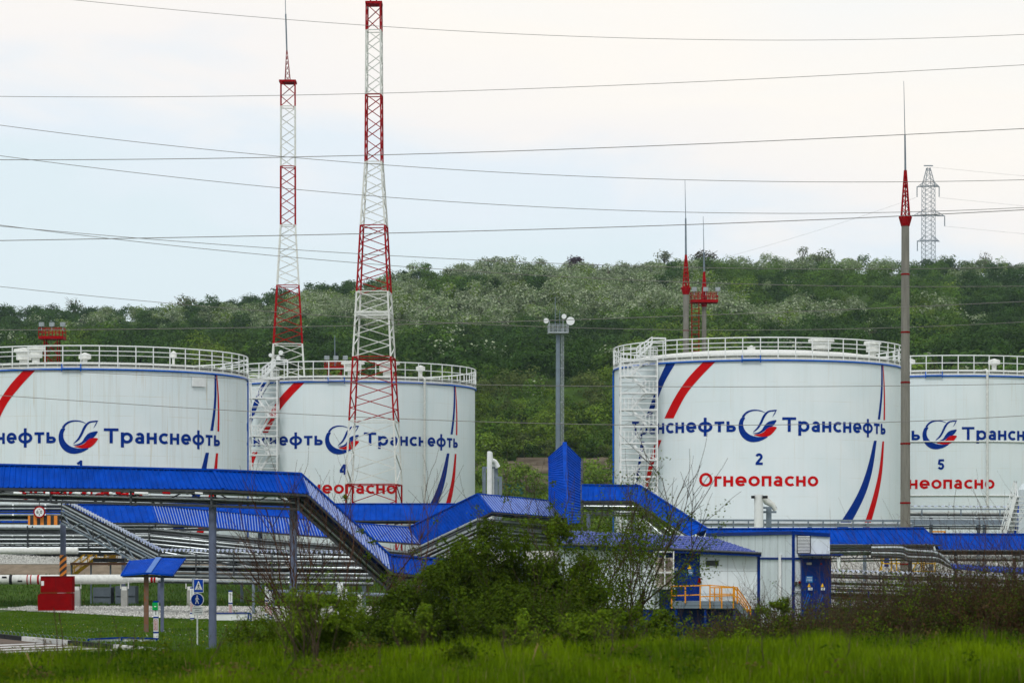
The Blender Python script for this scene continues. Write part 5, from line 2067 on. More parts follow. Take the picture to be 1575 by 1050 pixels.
# entrance platform with orange railing
PYf = BY - 1.7
root = thing('entrance_platform', 'grey entrance deck with orange handrails and a short stair before the blue door', 'platform', P(1090, 990, PYf))
a, b = P(1034, 935, PYf), P(1136, 924.5, PYf)
dk = MB()
dk.box((a.x, PYf, a.z), (b.x, BY - .06, b.z))
dk.box((a.x - .02, PYf - .02, a.z + (b.z - a.z) * .45), (b.x + .02, PYf, a.z + (b.z - a.z) * .5))
dk.build('deck', M_GREYST, root)
hr = MB()
zd = b.z
for x in (1033, 1054, 1077, 1092, 1110, 1128):
    hr.bar(P(x, 935 if x != 1054 else 927, PYf - .03), P(x, 900.5, PYf - .03), .05)
hr.bar(P(1033, 901, PYf - .03), P(1092, 899.5, PYf - .03), .05).bar(P(1092, 899.5, PYf - .03), P(1135, 903, PYf - .03), .045)
hr.bar(P(1033, 915.5, PYf - .03), P(1077, 914, PYf - .03), .045).bar(P(1077, 917, PYf - .03), P(1128, 915, PYf - .03), .045)
for x in (1099, 1107):
    hr.bar(P(x, 925, BY - .3), P(x, 902.5, BY - .3), .05)
hr.bar(P(1092, 903, BY - .3), P(1128, 903, BY - .3), .045).bar(P(1092, 913, BY - .3), P(1128, 913, BY - .3), .04)
sx0, sx1 = P(1134, 902, PYf), P(1157, 936, PYf)
for yy in (0, 1.3):
    A2 = P(1134, 928, PYf) + Vector((0, yy, 0))
    B2 = P(1154, 949, PYf) + Vector((0, yy, 0))
    hr.bar(A2 + Vector((0, 0, .62)), B2 + Vector((0, 0, .42)), .05).bar(A2 + Vector((0, 0, .32)), B2 + Vector((0, 0, .2)), .045)
    hr.bar(A2, A2 + Vector((0, 0, .64)), .05).bar(B2, B2 + Vector((0, 0, .44)), .06)
hr.build('handrail', M_ORG, root)
stp = MB()
for yy in (0, 1.3):
    stp.bar(P(1134, 930, PYf) + Vector((0, yy, 0)), P(1156, 954, PYf) + Vector((0, yy, 0)), .06, .2)
for t in np.linspace(0, 1, 6):
    q = P(1134, 928, PYf).lerp(P(1156, 953, PYf), t)
    stp.box((q.x - .12, PYf, q.z), (q.x + .12, PYf + 1.3, q.z + .03))
stp.build('steps', M_GREYST, root)
lg = MB()
for x in (1040, 1085, 1130):
    for yy in (.1, 1.4):
        q = P(x, 935, PYf)
        lg.bar((q.x, PYf + yy, q.z), (q.x, PYf + yy, 0), .09)
lg.build('leg', M_BLUED, root)

# ------------------------------------------------------------------ second building with blue trim
B2Y = 124.0
root = thing('service_building', 'taller white service building with blue edge trim and a dark blue door block', 'building', (P(1220, 950, B2Y).x, B2Y + 2, 0))
c0 = P(1220, 0, B2Y)
zt_, zb_ = zpx(819, B2Y), 0
far = P(1088, 0, B2Y + 12.5)
zl = zt_
# long side running back to the left
side = MB()
A_, B_ = Vector((c0.x, B2Y, 0)), Vector((far.x, B2Y + 12.5, 0))
ztop2 = zpx(826, B2Y + 12.5)
W = P(1276.5, 0, B2Y).x - c0.x
C_, D_ = Vector((c0.x + W, B2Y + .05, 0)), Vector((c0.x + W, B2Y + 13, 0))
zz = lambda p, z: Vector((p.x, p.y, z))
side.add([A_, C_, D_, B_, zz(A_, zt_), zz(C_, zt_ - .1), zz(D_, zt_), zz(B_, zt_)], [(0, 1, 5, 4), (1, 2, 6, 5), (2, 3, 7, 6), (3, 0, 4, 7), (4, 5, 6, 7)])
side.build('wall', M_PANEL, root)
trm = MB()
dd = (B_ - A_).normalized()
nn = Vector((-abs(dd.y), -abs(dd.x), 0)).normalized() * .03
trm.bar(zz(A_, zt_) + nn, zz(B_, zt_) + nn, .12, .17)
trm.bar(zz(A_, zt_) + Vector((0, -.04, 0)), zz(C_, zt_ - .1) + Vector((0, -.04, 0)), .12, .17)
zband = zpx(858.5, B2Y)
trm.bar(zz(A_, zband) + nn, zz(B_, zband) + nn, .06, .10)
trm.bar(zz(A_, zband) + Vector((0, -.03, 0)), zz(A_, zband) + Vector((.42, -.03, 0)), .06, .10)
trm.bar(zz(A_, 0) + Vector((0, -.04, 0)), zz(A_, zt_) + Vector((0, -.04, 0)), .13)
trm.build('corner_trim', M_BLUED, root)
jj = MB()
for k in range(1, 12):
    p = A_.lerp(B_, k / 12) + nn * .2
    jj.bar(p, zz(p, zt_ - .1), .018)
jj.build('panel_joint', MATS['joint_grey'], root)
a = A_.lerp(B_, .13)
MB().bar(zz(a, 0) + nn * 2, zz(a, zt_ - 1.0) + nn * 2, .28, .12).build('cable_duct', M_WHITE, root)
x0_ = P(1226, 0, B2Y).x
lv = MB()
for r in np.arange(824, 849, 2.2):
    lv.box(tuple(P(1227, r + 1.2, B2Y - .10)), tuple(P(1245.5, r, B2Y - .03)))
a, b = P(1225.5, 850.5, B2Y - .03), P(1247, 822.5, B2Y)
lvf = MB().box((a.x, a.y, a.z), (b.x, b.y, b.z))
lvf.build('vent_frame', M_STEEL, root)
lv.build('louvre_vent', M_WHITE, root)
a, b = P(1233, 941, B2Y - .5), P(1276.5, 858, B2Y)
pd = MB().box((a.x, a.y, 0), (b.x, b.y + .02, b.z))
pd.build('door_block', M_BLUED, root)
MB().box(tuple(P(1239, 935, B2Y - .53)), tuple(P(1272, 863, B2Y - .50))).build('door', M_BLUED, root)
MB().box(tuple(P(1232, 853.5, B2Y - 1.3)), tuple(P(1292, 851.5, B2Y))).build('awning', M_BLUED, root)
ab = MB()
for x in (1250, 1264, 1277, 1289):
    ab.bar(P(x, 853, B2Y - 1.2), P(x, 859, B2Y - .5), .04)
ab.bar(P(1234, 854.5, B2Y - 1.25), P(1291, 854.5, B2Y - 1.25), .05)
ab.build('awning_bracket', M_STEEL, root)
a, b = P(1239.5, 895, B2Y - .55), P(1250, 885.5, B2Y - .53)
MB().box((a.x, a.y, a.z), (b.x, b.y, b.z)).build('notice_plate', MATS['notice_blue'], root)
nl = MB()
for r in (887.5, 890, 892.5):
    q = P(1240.5, r, B2Y - .556)
    nl.box((q.x, q.y, q.z), (q.x + .26, q.y + .003, q.z + .02))
nl.build('notice_lines', M_WHITE, root)
wt = MB()
for x in (1244.5, 1265):
    q = P(x, 899.5, B2Y - .55)
    wt.poly([q + Vector((-.08, 0, -.08)), q + Vector((.08, 0, -.08)), q + Vector((0, 0, .1))], (0, -.006, 0))
wt.build('warning_triangle', M_YEL, root)
sm = MB()
sm.box(tuple(P(1241, 868, B2Y - .6)), tuple(P(1248, 864.5, B2Y - .53)))
sm.build('lamp', M_BEIGE, root)
MB().tube([P(1263, 866.5, B2Y - .6), P(1263, 866.5, B2Y - .53)], .045, 8).tube([P(1230, 893, B2Y - .12), P(1230, 896, B2Y - .12)], .05, 8).build('alarm_lamp', M_RED, root)
MB().box(tuple(P(1221.5, 899, B2Y - .12)), tuple(P(1226.5, 894, B2Y - .03))).box(tuple(P(1228, 900, B2Y - .12)), tuple(P(1231.5, 894.5, B2Y - .03))).build('switch_box', M_STEEL, root)
MB().bar(P(1221, 909, B2Y - .1), P(1233, 909, B2Y - .1), .05).build('conduit', M_GALV, root)
fl2 = MB()
for x in (1244.5, 1248, 1264, 1267):
    fl2.tube([P(x, 907, B2Y - .7), P(x + .3, 903, B2Y - .7)], .05, 8)
fl2.build('white_fitting', M_WHITE, root)
hr = MB()
for x in (1243, 1263):
    hr.bar(P(x, 912, B2Y - .75), P(x - 8, 934, B2Y - .75), .035).bar(P(x + 3, 914, B2Y - .75), P(x - 5, 937, B2Y - .75), .035)
hr.build('blue_handrail', M_BLUEP, root)
o = MB().tube([P(1290, 856, 150), P(1290, 895, 150)], .10, 10)
for r in (880, 884):
    o.tube([P(1290, r, 150), P(1290, r + 2, 150)], .16, 10)
tag(o.build('white_standpipe', M_WHITE), 'small white standpipe just right of the blue door block', 'standpipe')

# ------------------------------------------------------------------ crosswalk sign post
sY = 121
root = thing('sign_post', 'white sign post with a pedestrian crossing sign, a round walking sign and a plate', 'road sign', G(303.5, sY))
k = sY / F
MB().tube([G(303.5, sY), P(303.5, 889, sY)], .035, 8).build('pole', M_WHITE, root)


def plate(x0, r0, x1, r1, y, m_, name, par, th=.03):
    a, b = P(x0, r1, y), P(x1, r0, y)
    return MB().box((a.x, a.y, a.z), (b.x, a.y + th, b.z)).build(name, m_, par)


plate(297.5, 889.8, 313, 910.8, sY - .06, M_WHITE, 'square_sign', root)
plate(298.2, 890.6, 312.3, 910, sY - .066, M_SIGNB, 'square_sign_face', root, .006)
q = P(305.4, 899.8, sY - .072)
MB().poly([q + Vector((-.175, 0, -.19)), q + Vector((.175, 0, -.19)), q + Vector((0, 0, .22))], (0, .004, 0)).build('sign_triangle', M_WHITE, root)


def walker(mb, q, s, th=.004):
    mb.tube([q + Vector((.0, 0, .42 * s)), q + Vector((.0, th, .42 * s))], .075 * s, 12)
    for a, b, w in (((0, .32), (-.02, .02), .13), ((-.02, .04), (-.17, -.42), .075), ((-.02, .04), (.06, -.16), .08), ((.06, -.16), (.16, -.42), .07),
                    ((0, .28), (-.16, .12), .055), ((-.16, .12), (-.18, -.02), .05), ((0, .28), (.13, .14), .055), ((.13, .14), (.2, .02), .05)):
        mb.bar(q + Vector((a[0] * s, 0, a[1] * s)), q + Vector((b[0] * s, 0, b[1] * s)), w * s, th, up=(0, 1, 0))


w1 = MB()
walker(w1, q + Vector((0, -.004, -.04)), .29)
for i in range(4):
    w1.box((q.x - .12 + i * .07, q.y - .006, q.z - .175), (q.x - .09 + i * .07, q.y - .002, q.z - .155))
w1.build('walking_figure', M_BLACK, root)
c0 = P(303.2, 921.8, sY - .06)
disc(c0, .305).build('round_sign', M_WHITE, root)
disc(c0 + Vector((0, -.008, 0)), .275, .006).build('round_sign_face', M_TEXTB, root)
w2 = MB()
walker(w2, c0 + Vector((0, -.014, 0)), .42)
w2.build('walking_figure', M_WHITE, root)
plate(295.5, 932.3, 311.5, 944.5, sY - .06, M_WHITE, 'lower_plate', root)
ln2 = MB()
for r, x0_, x1_ in ((935, 297, 310), (938, 300, 307), (941, 299, 309)):
    a = P(x0_, r, sY - .066)
    ln2.box((a.x, a.y, a.z), (P(x1_, 0, sY).x, a.y + .004, a.z + .022))
ln2.poly([P(309, 939.6, sY - .066), P(310.3, 941, sY - .066), P(309, 942.2, sY - .066)], (0, .003, 0))
ln2.build('plate_lines', M_BLACK, root)


# ------------------------------------------------------------------ marker posts
def marker(px, Y, r_top, label, green=False):
    k = Y / F
    g = G(px, Y)
    root = thing('marker_post', label, 'marker post', g, 'blue and white marker posts')
    w = .11
    zt = zpx(r_top, Y)
    H = zt - g.z
    MB().box((g.x - w, Y - w, g.z), (g.x + w, Y + w, zt)).build('post', M_WHITE, root)
    bd = MB()
    for t in (.06, .22, .60, 1.0):
        z = g.z + H * t
        bd.box((g.x - w - .006, Y - w - .006, z - .06), (g.x + w + .006, Y + w + .006, z + .02))
    bd.build('blue_band', M_TEXTB, root)
    rp = MB()
    z0, z1 = g.z + H * .27, g.z + H * .54
    for (a, b, c, d) in ((-.085, .085, z0, z0 + .03), (-.085, .085, z1 - .03, z1), (-.085, -.06, z0, z1), (.06, .085, z0, z1)):
        rp.box((g.x + a, Y - w - .012, c), (g.x + b, Y - w, d))
    z = z0 + .06
    while z < z1 - .08:
        rp.box((g.x - .035, Y - w - .012, z), (g.x + .035, Y - w, z + .035))
        z += .065
    rp.build('red_notice', M_RED, root)
    tx = MB()
    z = g.z + H * .66
    while z < zt - .15:
        tx.box((g.x - .03, Y - w - .008, z), (g.x + .03, Y - w, z + .03))
        z += .06
    tx.build('small_lettering', M_BLACK, root)
    if green:
        MB().box((g.x - .16, Y - .16, zt - .42), (g.x + .1, Y - .12, zt - .06)).build('green_sign', M_GREEN, root)
        MB().box((g.x - .07, Y - .168, zt - .27), (g.x + .03, Y - .16, zt - .23)).build('sign_mark', M_WHITE, root)


marker(240, 127, 924, 'marker post with a green sign near the kerb at the left', True)
marker(354.5, 164, 908, 'marker post standing behind the white and blue pit frame')
marker(410.5, 160, 900, 'taller of the two marker posts standing close together')
marker(416.2, 156, 907, 'shorter of the two marker posts standing close together')
marker(459.5, 158, 908, 'marker post just right of the second tall grey column')
marker(295.5, 166, 903, 'marker post mostly hidden by the crosswalk sign')


def pit_frame(pts, Y, label):
    root = thing('pit_frame', label, 'pit frame', P((pts[0][0] + pts[-1][0]) / 2, pts[0][1], Y))
    b, w = MB(), MB()
    for (x0, r0), (x1, r1) in zip(pts[:-1], pts[1:]):
        b.bar(P(x0, r0, Y), P(x1, r1, Y), .07)
        w.add([P(x0, r0 + 1, Y + .02), P(x1, r1 + 1, Y + .02), P(x1, r1 + 11, Y + .02), P(x0, r0 + 11, Y + .02)], [(0, 3, 2, 1)])
        w.add([P(x0, r0 + 1, Y + .06), P(x1, r1 + 1, Y + .06), P(x1, r1 + 11, Y + .06), P(x0, r0 + 11, Y + .06)], [(0, 1, 2, 3)])
    for x, r in pts:
        b.bar(P(x, r, Y), P(x, r + 11, Y), .08)
    b.build('blue_edge', M_TEXTB, root)
    w.build('white_board', M_WHITE, root)


pit_frame([(136, 982.5), (187, 980), (241, 981.5)], 126, 'long low white board with a blue top edge near the kerb')
pit_frame([(330, 942.5), (382, 942), (386, 943.5)], 163, 'low white board frame with a blue top edge on the gravel edge')
# hydrant-like red white post group near the shrubs
root = thing('valve_post', 'white post group with blue wheels and a red bar behind the bare shrub', 'valve post', G(525, 165))
MB().box(tuple(P(519, 950, 165)), tuple(P(528, 896, 165.3))).box(tuple(P(530, 950, 165)), tuple(P(535, 903, 165.3))).build('post', M_WHITE, root)
MB().tube([P(523, 937, 164.6), P(523, 937, 164.8)], .17, 16).tube([P(523, 949, 164.6), P(523, 949, 164.8)], .17, 16).build('blue_wheel', M_TEXTB, root)
MB().bar(P(527, 925, 164.7), P(539, 925, 164.7), .06).build('red_bar', M_RED, root)
# low wire arches bordering the lawn
ar = MB()
n = 42
for k in range(n):
    x = np.interp(k / n, [0, 1], [-30, -17])
    y = kerb_y(x) + 1.4
    x2 = x + .42
    y2 = kerb_y(x2) + 1.4
    pts = [Vector((x + (x2 - x) * (.5 - .5 * math.cos(a)), y + (y2 - y) * (.5 - .5 * math.cos(a)), .05 + .28 * math.sin(a))) for a in np.linspace(0, math.pi, 7)]
    ar.tube(pts, .010, 4)
tag(ar.build('wire_border', M_GREYST), 'low border of thin wire hoops along the lawn above the kerb', 'border fence')

# ================================================================== vegetation
rng = np.random.default_rng(11)


def unit(v):
    return v / (np.linalg.norm(v, axis=-1, keepdims=True) + 1e-9)


def crown_proto(n, g, lumps=8, flat=0.8):
    """unit crown: (positions, normals), made of overlapping lumps, open between them"""
    c = unit(g.normal(size=(lumps, 3))) * g.uniform(0.25, 0.62, (lumps, 1))
    c[:, 2] = c[:, 2] * flat
    r = g.uniform(0.30, 0.52, lumps)
    k = g.integers(0, lumps, n)
    d = unit(g.normal(size=(n, 3)))
    d[:, 2] = np.where(g.random(n) < 0.65, np.abs(d[:, 2]), d[:, 2])
    rad = r[k] * g.uniform(0.72, 1.08, n)
    p = c[k] + d * rad[:, None]
    nr = unit(d + 0.22 * g.normal(size=(n, 3)) + np.array([0, 0, 0.35]))
    return p, nr


NP_ = 10
PROT = [crown_proto(400, rng, int(rng.integers(7, 13))) for _ in range(NP_)]
PAL = {
    'dark': ((0.040, 0.085, 0.015), 0.16), 'mid': ((0.070, 0.132, 0.018), 0.16), 'light': ((0.120, 0.190, 0.022), 0.16),
    'olive': ((0.090, 0.120, 0.032), 0.18), 'brown': ((0.075, 0.062, 0.034), 0.30), 'blossom': ((0.150, 0.210, 0.085), 0.20),
    'purple': ((0.050, 0.022, 0.034), 0.35), 'grey': ((0.130, 0.150, 0.090), 0.25),
}


def crown_quads(c, rxy, rz, kind, g, n=None, leaf=None, proto=None, white=0.0):
    p, nr = PROT[int(g.integers(0, NP_))] if proto is None else proto
    if n is not None and n < len(p):
        s = g.choice(len(p), n, replace=False)
        p, nr = p[s], nr[s]
    a = g.uniform(0, 2 * math.pi)
    ca, sa = math.cos(a), math.sin(a)
    Rm = np.array([[ca, -sa, 0], [sa, ca, 0], [0, 0, 1]])
    p = (p @ Rm.T) * np.array([rxy, rxy, rz]) + np.array(c)
    nr = nr @ Rm.T
    m = len(p)
    size = (leaf or 0.16 * rxy) * g.uniform(0.6, 1.35, m)
    V = leaf_quads(p, nr, size, g, 0.75)
    col, var = PAL[kind]
    t = np.array(col)[None, :] * g.uniform(1 - var, 1 + var, (m, 1)) * g.uniform(0.93, 1.07, (m, 3))
    t = t * g.uniform(.66, 1.38)
    if white > 0:
        w = g.random(m) < white
        t[w] = np.array([0.38, 0.44, 0.29]) * g.uniform(0.65, 1.15, (int(w.sum()), 1))
    return V, t


def vnoise(x, y, s, seed):
    """smooth value noise"""
    h = np.random.default_rng(seed).random((64, 64))
    u, v = x / s, y / s
    i, j = np.floor(u).astype(int), np.floor(v).astype(int)
    fu, fv = u - i, v - j
    fu, fv = fu * fu * (3 - 2 * fu), fv * fv * (3 - 2 * fv)
    g_ = lambda a, b: h[a % 64, b % 64]
    return (g_(i, j) * (1 - fu) + g_(i + 1, j) * fu) * (1 - fv) + (g_(i, j + 1) * (1 - fu) + g_(i + 1, j + 1) * fu) * fv


def to_px(x, y, z):
    return CX + x * F / y, HY - (z - E) * F / y


# --- candidate positions over the hillside
pts = []
y = 340.0
while y < 925:
    sp = 4.4 + (y - 340) / 560 * 2.8
    half = y * 0.247
    x = -half
    while x < half:
        pts.append((x + rng.uniform(-.45, .45) * sp, y + rng.uniform(-.5, .5) * sp))
        x += sp
    y += sp * 0.98
T = np.array(pts)
gz = ground(T[:, 0], T[:, 1])
PXs, PYs = to_px(T[:, 0], T[:, 1], gz)
n1 = vnoise(PXs, PYs * 2.2, 60, 5)
n2 = vnoise(PXs + 300, PYs * 2.0, 24, 6)
n3 = vnoise(PXs, PYs * 1.5, 110, 8)
crest_py = np.interp(PXs, SKY_PX, SKY_PY)
band = np.exp(-((PYs - np.interp(PXs, [0, 400, 700, 1000, 1575], [520, 505, 490, 478, 520])) / np.interp(PXs, [0, 500, 900, 1200, 1575], [16, 36, 36, 28, 16])) ** 2)
top = np.exp(-((PYs - crest_py - 30) / 16) ** 2) * np.interp(PXs, [0, 400, 650, 720, 1050, 1100, 1180, 1330, 1575], [0, .1, .4, .95, .75, .35, .9, .6, .25])
wsc = 0.78 * band * np.interp(PXs, [0, 350, 600, 1000, 1200, 1400, 1575], [.3, .5, 1.05, 1.0, .75, .35, .2]) + 0.72 * top + 0.42 * (n1 - .5) + 0.5 * (n2 - .5) + 0.05
trees_bl, hill_V, hill_t = [], [], []
loose = []
for i in range(len(T)):
    x, y = T[i]
    px, py = PXs[i], PYs[i]
    if 775 < px < 940 and 716 < py < 752:
        continue
    low = py > 600
    r = rng.uniform(2.3, 3.9) if low else rng.uniform(2.6, 4.9)
    if py < crest_py[i] + 60:
        r = rng.uniform(2.6, 4.6)
    rz = r * rng.uniform(0.75, 1.15)
    w = 0.0
    q = n3[i] + rng.uniform(-.22, .22)
    if wsc[i] > 0.42 and not low:
        kind = 'blossom' if rng.random() < .8 else 'light'
        w = float(np.clip((wsc[i] - .2) * 0.8, .12, .5))
    elif low:
        kind = 'light' if q > .38 else ('mid' if q > .2 else 'olive')
        if rng.random() < .05:
            w = .25
    elif py < crest_py[i] + 75:
        kind = 'dark' if q < .62 else 'mid'
    else:
        kind = 'dark' if q < .36 else ('mid' if q < .66 else ('light' if q < .85 else 'olive'))
        if rng.random() < .04:
            w = .3
    if px < 130 and py < 520:
        kind = 'dark'
    if w > .40 and rng.random() < .10 and r > 3.2 and len(trees_bl) < 60 and 0 < px < 1575:
        trees_bl.append((x, y, gz[i], r, rz, w))
        continue
    hid = py > 585 and (px < 725 or px > 950)
    nl = 90 if hid else 400
    if low:
        w = w * .3 if not hid else 0
    V, t = crown_quads((x, y, gz[i] + rz * 0.85), r, rz, kind, rng, nl, leaf=r * (.24 if hid else (.12 if low else .135)), white=w)
    hill_V.append(V)
    hill_t.append(t)
for k in range(260):
    px, py = rng.uniform(735, 945), rng.uniform(640, 716)
    ys_ = np.linspace(345, 600, 300)
    xx = (px - CX) * ys_ / F
    pp = HY - (ground(xx, ys_) - E) * F / ys_
    kk = int(np.argmax(pp <= py))
    r = rng.uniform(1.1, 2.1)
    V, t = crown_quads((xx[kk], ys_[kk], float(ground(xx[kk], ys_[kk])) + r * .8), r, r * rng.uniform(.8, 1.3), ('light', 'mid', 'light', 'dark', 'olive')[k % 5], rng, 260, leaf=.30)
    hill_V.append(V)
    hill_t.append(t)
o = quads_object('hillside_wood', np.concatenate(hill_V), np.concatenate(hill_t), M_LEAF, base=np.array([0, 620, 60.0]))
tag(o, 'dense spring wood covering the whole hill behind the tanks', 'woodland', kind='stuff')
print('hill quads', len(np.concatenate(hill_t)), 'trees', len(T))


def limb_tree(root, base, h, r, g, mat_, n=7):
    mb = MB()
    b = Vector(base)
    mb.tube([b - Vector((0, 0, .5)), b + Vector((0, 0, h * .45)), b + Vector((g.uniform(-.3, .3), 0, h * .8))], [h * .035, h * .028, h * .012], 6)
    for k in range(n):
        a = g.uniform(0, 6.28)
        z0 = h * g.uniform(.25, .6)
        p = b + Vector((0, 0, z0))
        q = b + Vector((math.cos(a) * r * .8, math.sin(a) * r * .8, h * g.uniform(.65, .95)))
        mb.tube([p, p.lerp(q, .5) + Vector((0, 0, .3)), q], [h * .016, h * .01, h * .004], 4)
    mb.build('trunk', mat_, root)


for k, (x, y, z, r, rz, w) in enumerate(trees_bl):
    root = thing('blossoming_tree', 'white blossoming tree standing out among the green crowns of the hillside', 'tree', (x, y, z), 'white blossoming trees on the hillside')
    limb_tree(root, (x, y, z), rz * 1.8, r, rng, M_BARKG, 4)
    V, t = crown_quads((x, y, z + rz * .95), r * 1.1, rz * 1.05, 'blossom', rng, None, leaf=r * .14, white=min(.75, w + .15))
    quads_object('crown', V, t, M_LEAF, root)


def hill_spot(px, py, y0=345, y1=925):
    ys_ = np.linspace(y0, y1, 600)
    xx = (px - CX) * ys_ / F
    zz = ground(xx, ys_)
    pp = HY - (zz - E) * F / ys_
    k = int(np.argmax(pp <= py)) if (pp <= py).any() else int(np.argmin(pp))
    return float(xx[k]), float(ys_[k]), float(zz[k])


# --- single trees one can point at
for (px, ptop, wpx, kind, white, nl, label, Yy) in [
    (886, 389, 44, 'purple', 0, 700, 'dark purple leaved round tree on the skyline between the two bare gaps', 893),
    (777, 387, 88, 'blossom', .42, 800, 'broad pale blossoming tree forming the rounded hump on the crest', 890),
    (912, 400, 30, 'grey', .35, 300, 'small greyish tree just right of the purple tree on the skyline', 885),
    (1022, 378, 36, 'grey', 0, 260, 'spiky half bare tree on the skyline left of the pole behind tank 2', 890),
    (1083, 379, 52, 'brown', 0, 330, 'brownish bare crowned tree on the skyline behind the slim poles', 893),
    (1234, 374, 22, 'olive', .1, 160, 'tall thin crowned tree poking above the blossoming crest', 893),
    (1262, 380, 60, 'olive', .35, 500, 'wide olive blossoming tree on the crest left of the concrete pole', 889),
    (1447, 381, 56, 'olive', .12, 520, 'bushy olive tree hiding the foot of the hill pylon', 985),
    (1516, 381, 26, 'brown', 0, 60, 'small leafless tree on the skyline near the right edge', 893),
    (1130, 452, 62, 'blossom', .6, 600, 'bright white blossoming tree right of the red railed platform', None),
    (1190, 468, 46, 'blossom', .5, 500, 'white blossoming tree between tank 2 and the skyline, right of the brightest one', None),
    (1330, 497, 52, 'grey', .25, 220, 'greyish half bare tree just left of the concrete pole above tank 2', None),
    (1388, 482, 40, 'grey', .35, 200, 'pinkish white thin tree right behind the concrete pole', None),
    (905, 540, 46, 'blossom', .4, 300, 'lone pale tree in the green slope left of tank 2', None),
    (130, 488, 44, 'grey', .3, 240, 'pale twiggy tree above the red floodlight tower', None),
    (172, 492, 30, 'blossom', .5, 240, 'small white flowering tree behind the rust streaked tank', None),
    (115, 452, 40, 'grey', 0, 200, 'thin half bare tree on the left skyline', 893),
    (285, 447, 46, 'olive', .15, 360, 'olive rounded tree on the left skyline before the first mast', 893),
]:
    if Yy is None:
        x, yy, z = hill_spot(px, ptop + wpx * .9)
        ztop_ = E + (HY - ptop) * yy / F
    else:
        yy = Yy
        x = (px - CX) * yy / F
        z = float(ground(x, yy))
        ztop_ = E + (HY - ptop) * yy / F
    r = wpx / 2 * yy / F
    H = max(ztop_ - z, 4.0)
    rz = min(H * .5, r * 1.15)
    root = thing('hill_tree', label, 'tree', (x, yy, z))
    limb_tree(root, (x, yy, z), H * .92, r, rng, M_BARKG, 9)
    pr = crown_proto(nl, rng, 11)
    V, t = crown_quads((x, yy, z + H - rz * .95), r, rz, kind, rng, None, leaf=min(.75, .15 * r + .12), proto=pr, white=white)
    quads_object('crown', V, t, M_LEAF, root)

# --- eroded rock bank and debris at the foot of the hill
rb = MB()
for k in range(46):
    px = rng.uniform(765, 945)
    py = rng.uniform(712, 756)
    x, yy, z = hill_spot(px, py)
    w, h, d = rng.uniform(1.2, 4.5), rng.uniform(.25, .9), rng.uniform(1, 2.5)
    c = Vector((x, yy, z))
    vv = []
    for sz in (0, 1):
        for (sx, sy) in ((-1, -1), (1, -1), (1, 1), (-1, 1)):
            vv.append(c + Vector((sx * w * rng.uniform(.7, 1.1) / 1, sy * d * rng.uniform(.7, 1), -0.6 + sz * (h + .6) * rng.uniform(.8, 1.1))))
    rb.add(vv, [(0, 3, 2, 1), (4, 5, 6, 7), (0, 1, 5, 4), (1, 2, 6, 5), (2, 3, 7, 6), (3, 0, 4, 7)])
o = rb.build('rock_bank', M_ROCK)
tag(o, kind='structure')
sh_ = MB()
x, yy, z = hill_spot(791, 760)
sh_.box((x - 1.4, yy, z), (x + 1.4, yy + 2, z + 1.4)).box((x - 1.6, yy - .2, z + 1.4), (x + 1.6, yy + 2.2, z + 1.55))
tag(sh_.build('shed', M_TURQ), 'tiny turquoise shed at the foot of the rocky bank between the tanks', 'shed')


# ------------------------------------------------------------------ near shrubs
def grow(mb, p, d, length, r, depth, g, tips, spread=.6, up=.15, kids=(2, 4), sides=4, wob=.16):
    pts_ = [p]
    q, dd = p.copy(), d.copy()
    n = 4
    for i in range(n):
        dd = (dd + Vector((g.normal() * wob, g.normal() * wob, g.normal() * wob * .6 + up * .3))).normalized()
        q = q + dd * (length / n)
        pts_.append(q.copy())
    mb.tube(pts_, [r * (1 - .5 * i / n) for i in range(n + 1)], sides, caps=False)
    tips += [(pts_[-1], dd, depth), (pts_[2], dd, depth)]
    if depth <= 0:
        return
    for k in range(int(g.integers(kids[0], kids[1] + 1))):
        t = g.uniform(.35, 1.0)
        i = min(int(t * n), n - 1)
        b = pts_[i].lerp(pts_[i + 1], t * n - i if t < 1 else 1)
        s = Vector((g.normal(), g.normal(), g.normal() * .6 + up))
        nd = (dd + s.normalized() * spread * g.uniform(.7, 1.3)).normalized()
        grow(mb, b, nd, length * g.uniform(.5, .78), r * .55, depth - 1, g, tips, spread, up, kids, 3, wob)


def leaves_at(tips, n, size, spread, col, g, var=.35, col2=None, f2=0.0):
    k = g.integers(0, len(tips), n)
    P0 = np.array([tuple(t[0]) for t in tips])[k]
    p = P0 + g.normal(size=(n, 3)) * spread
    nr = unit(g.normal(size=(n, 3)) + np.array([0, -.2, .6]))
    V = leaf_quads(p, nr, size * g.uniform(.6, 1.4, n), g, .55)
    t = np.array(col)[None] * g.uniform(1 - var, 1 + var, (n, 1)) * g.uniform(.92, 1.08, (n, 3))
    if f2:
        w = g.random(n) < f2
        t[w] = np.array(col2) * g.uniform(.7, 1.3, (int(w.sum()), 1))
    return V, t


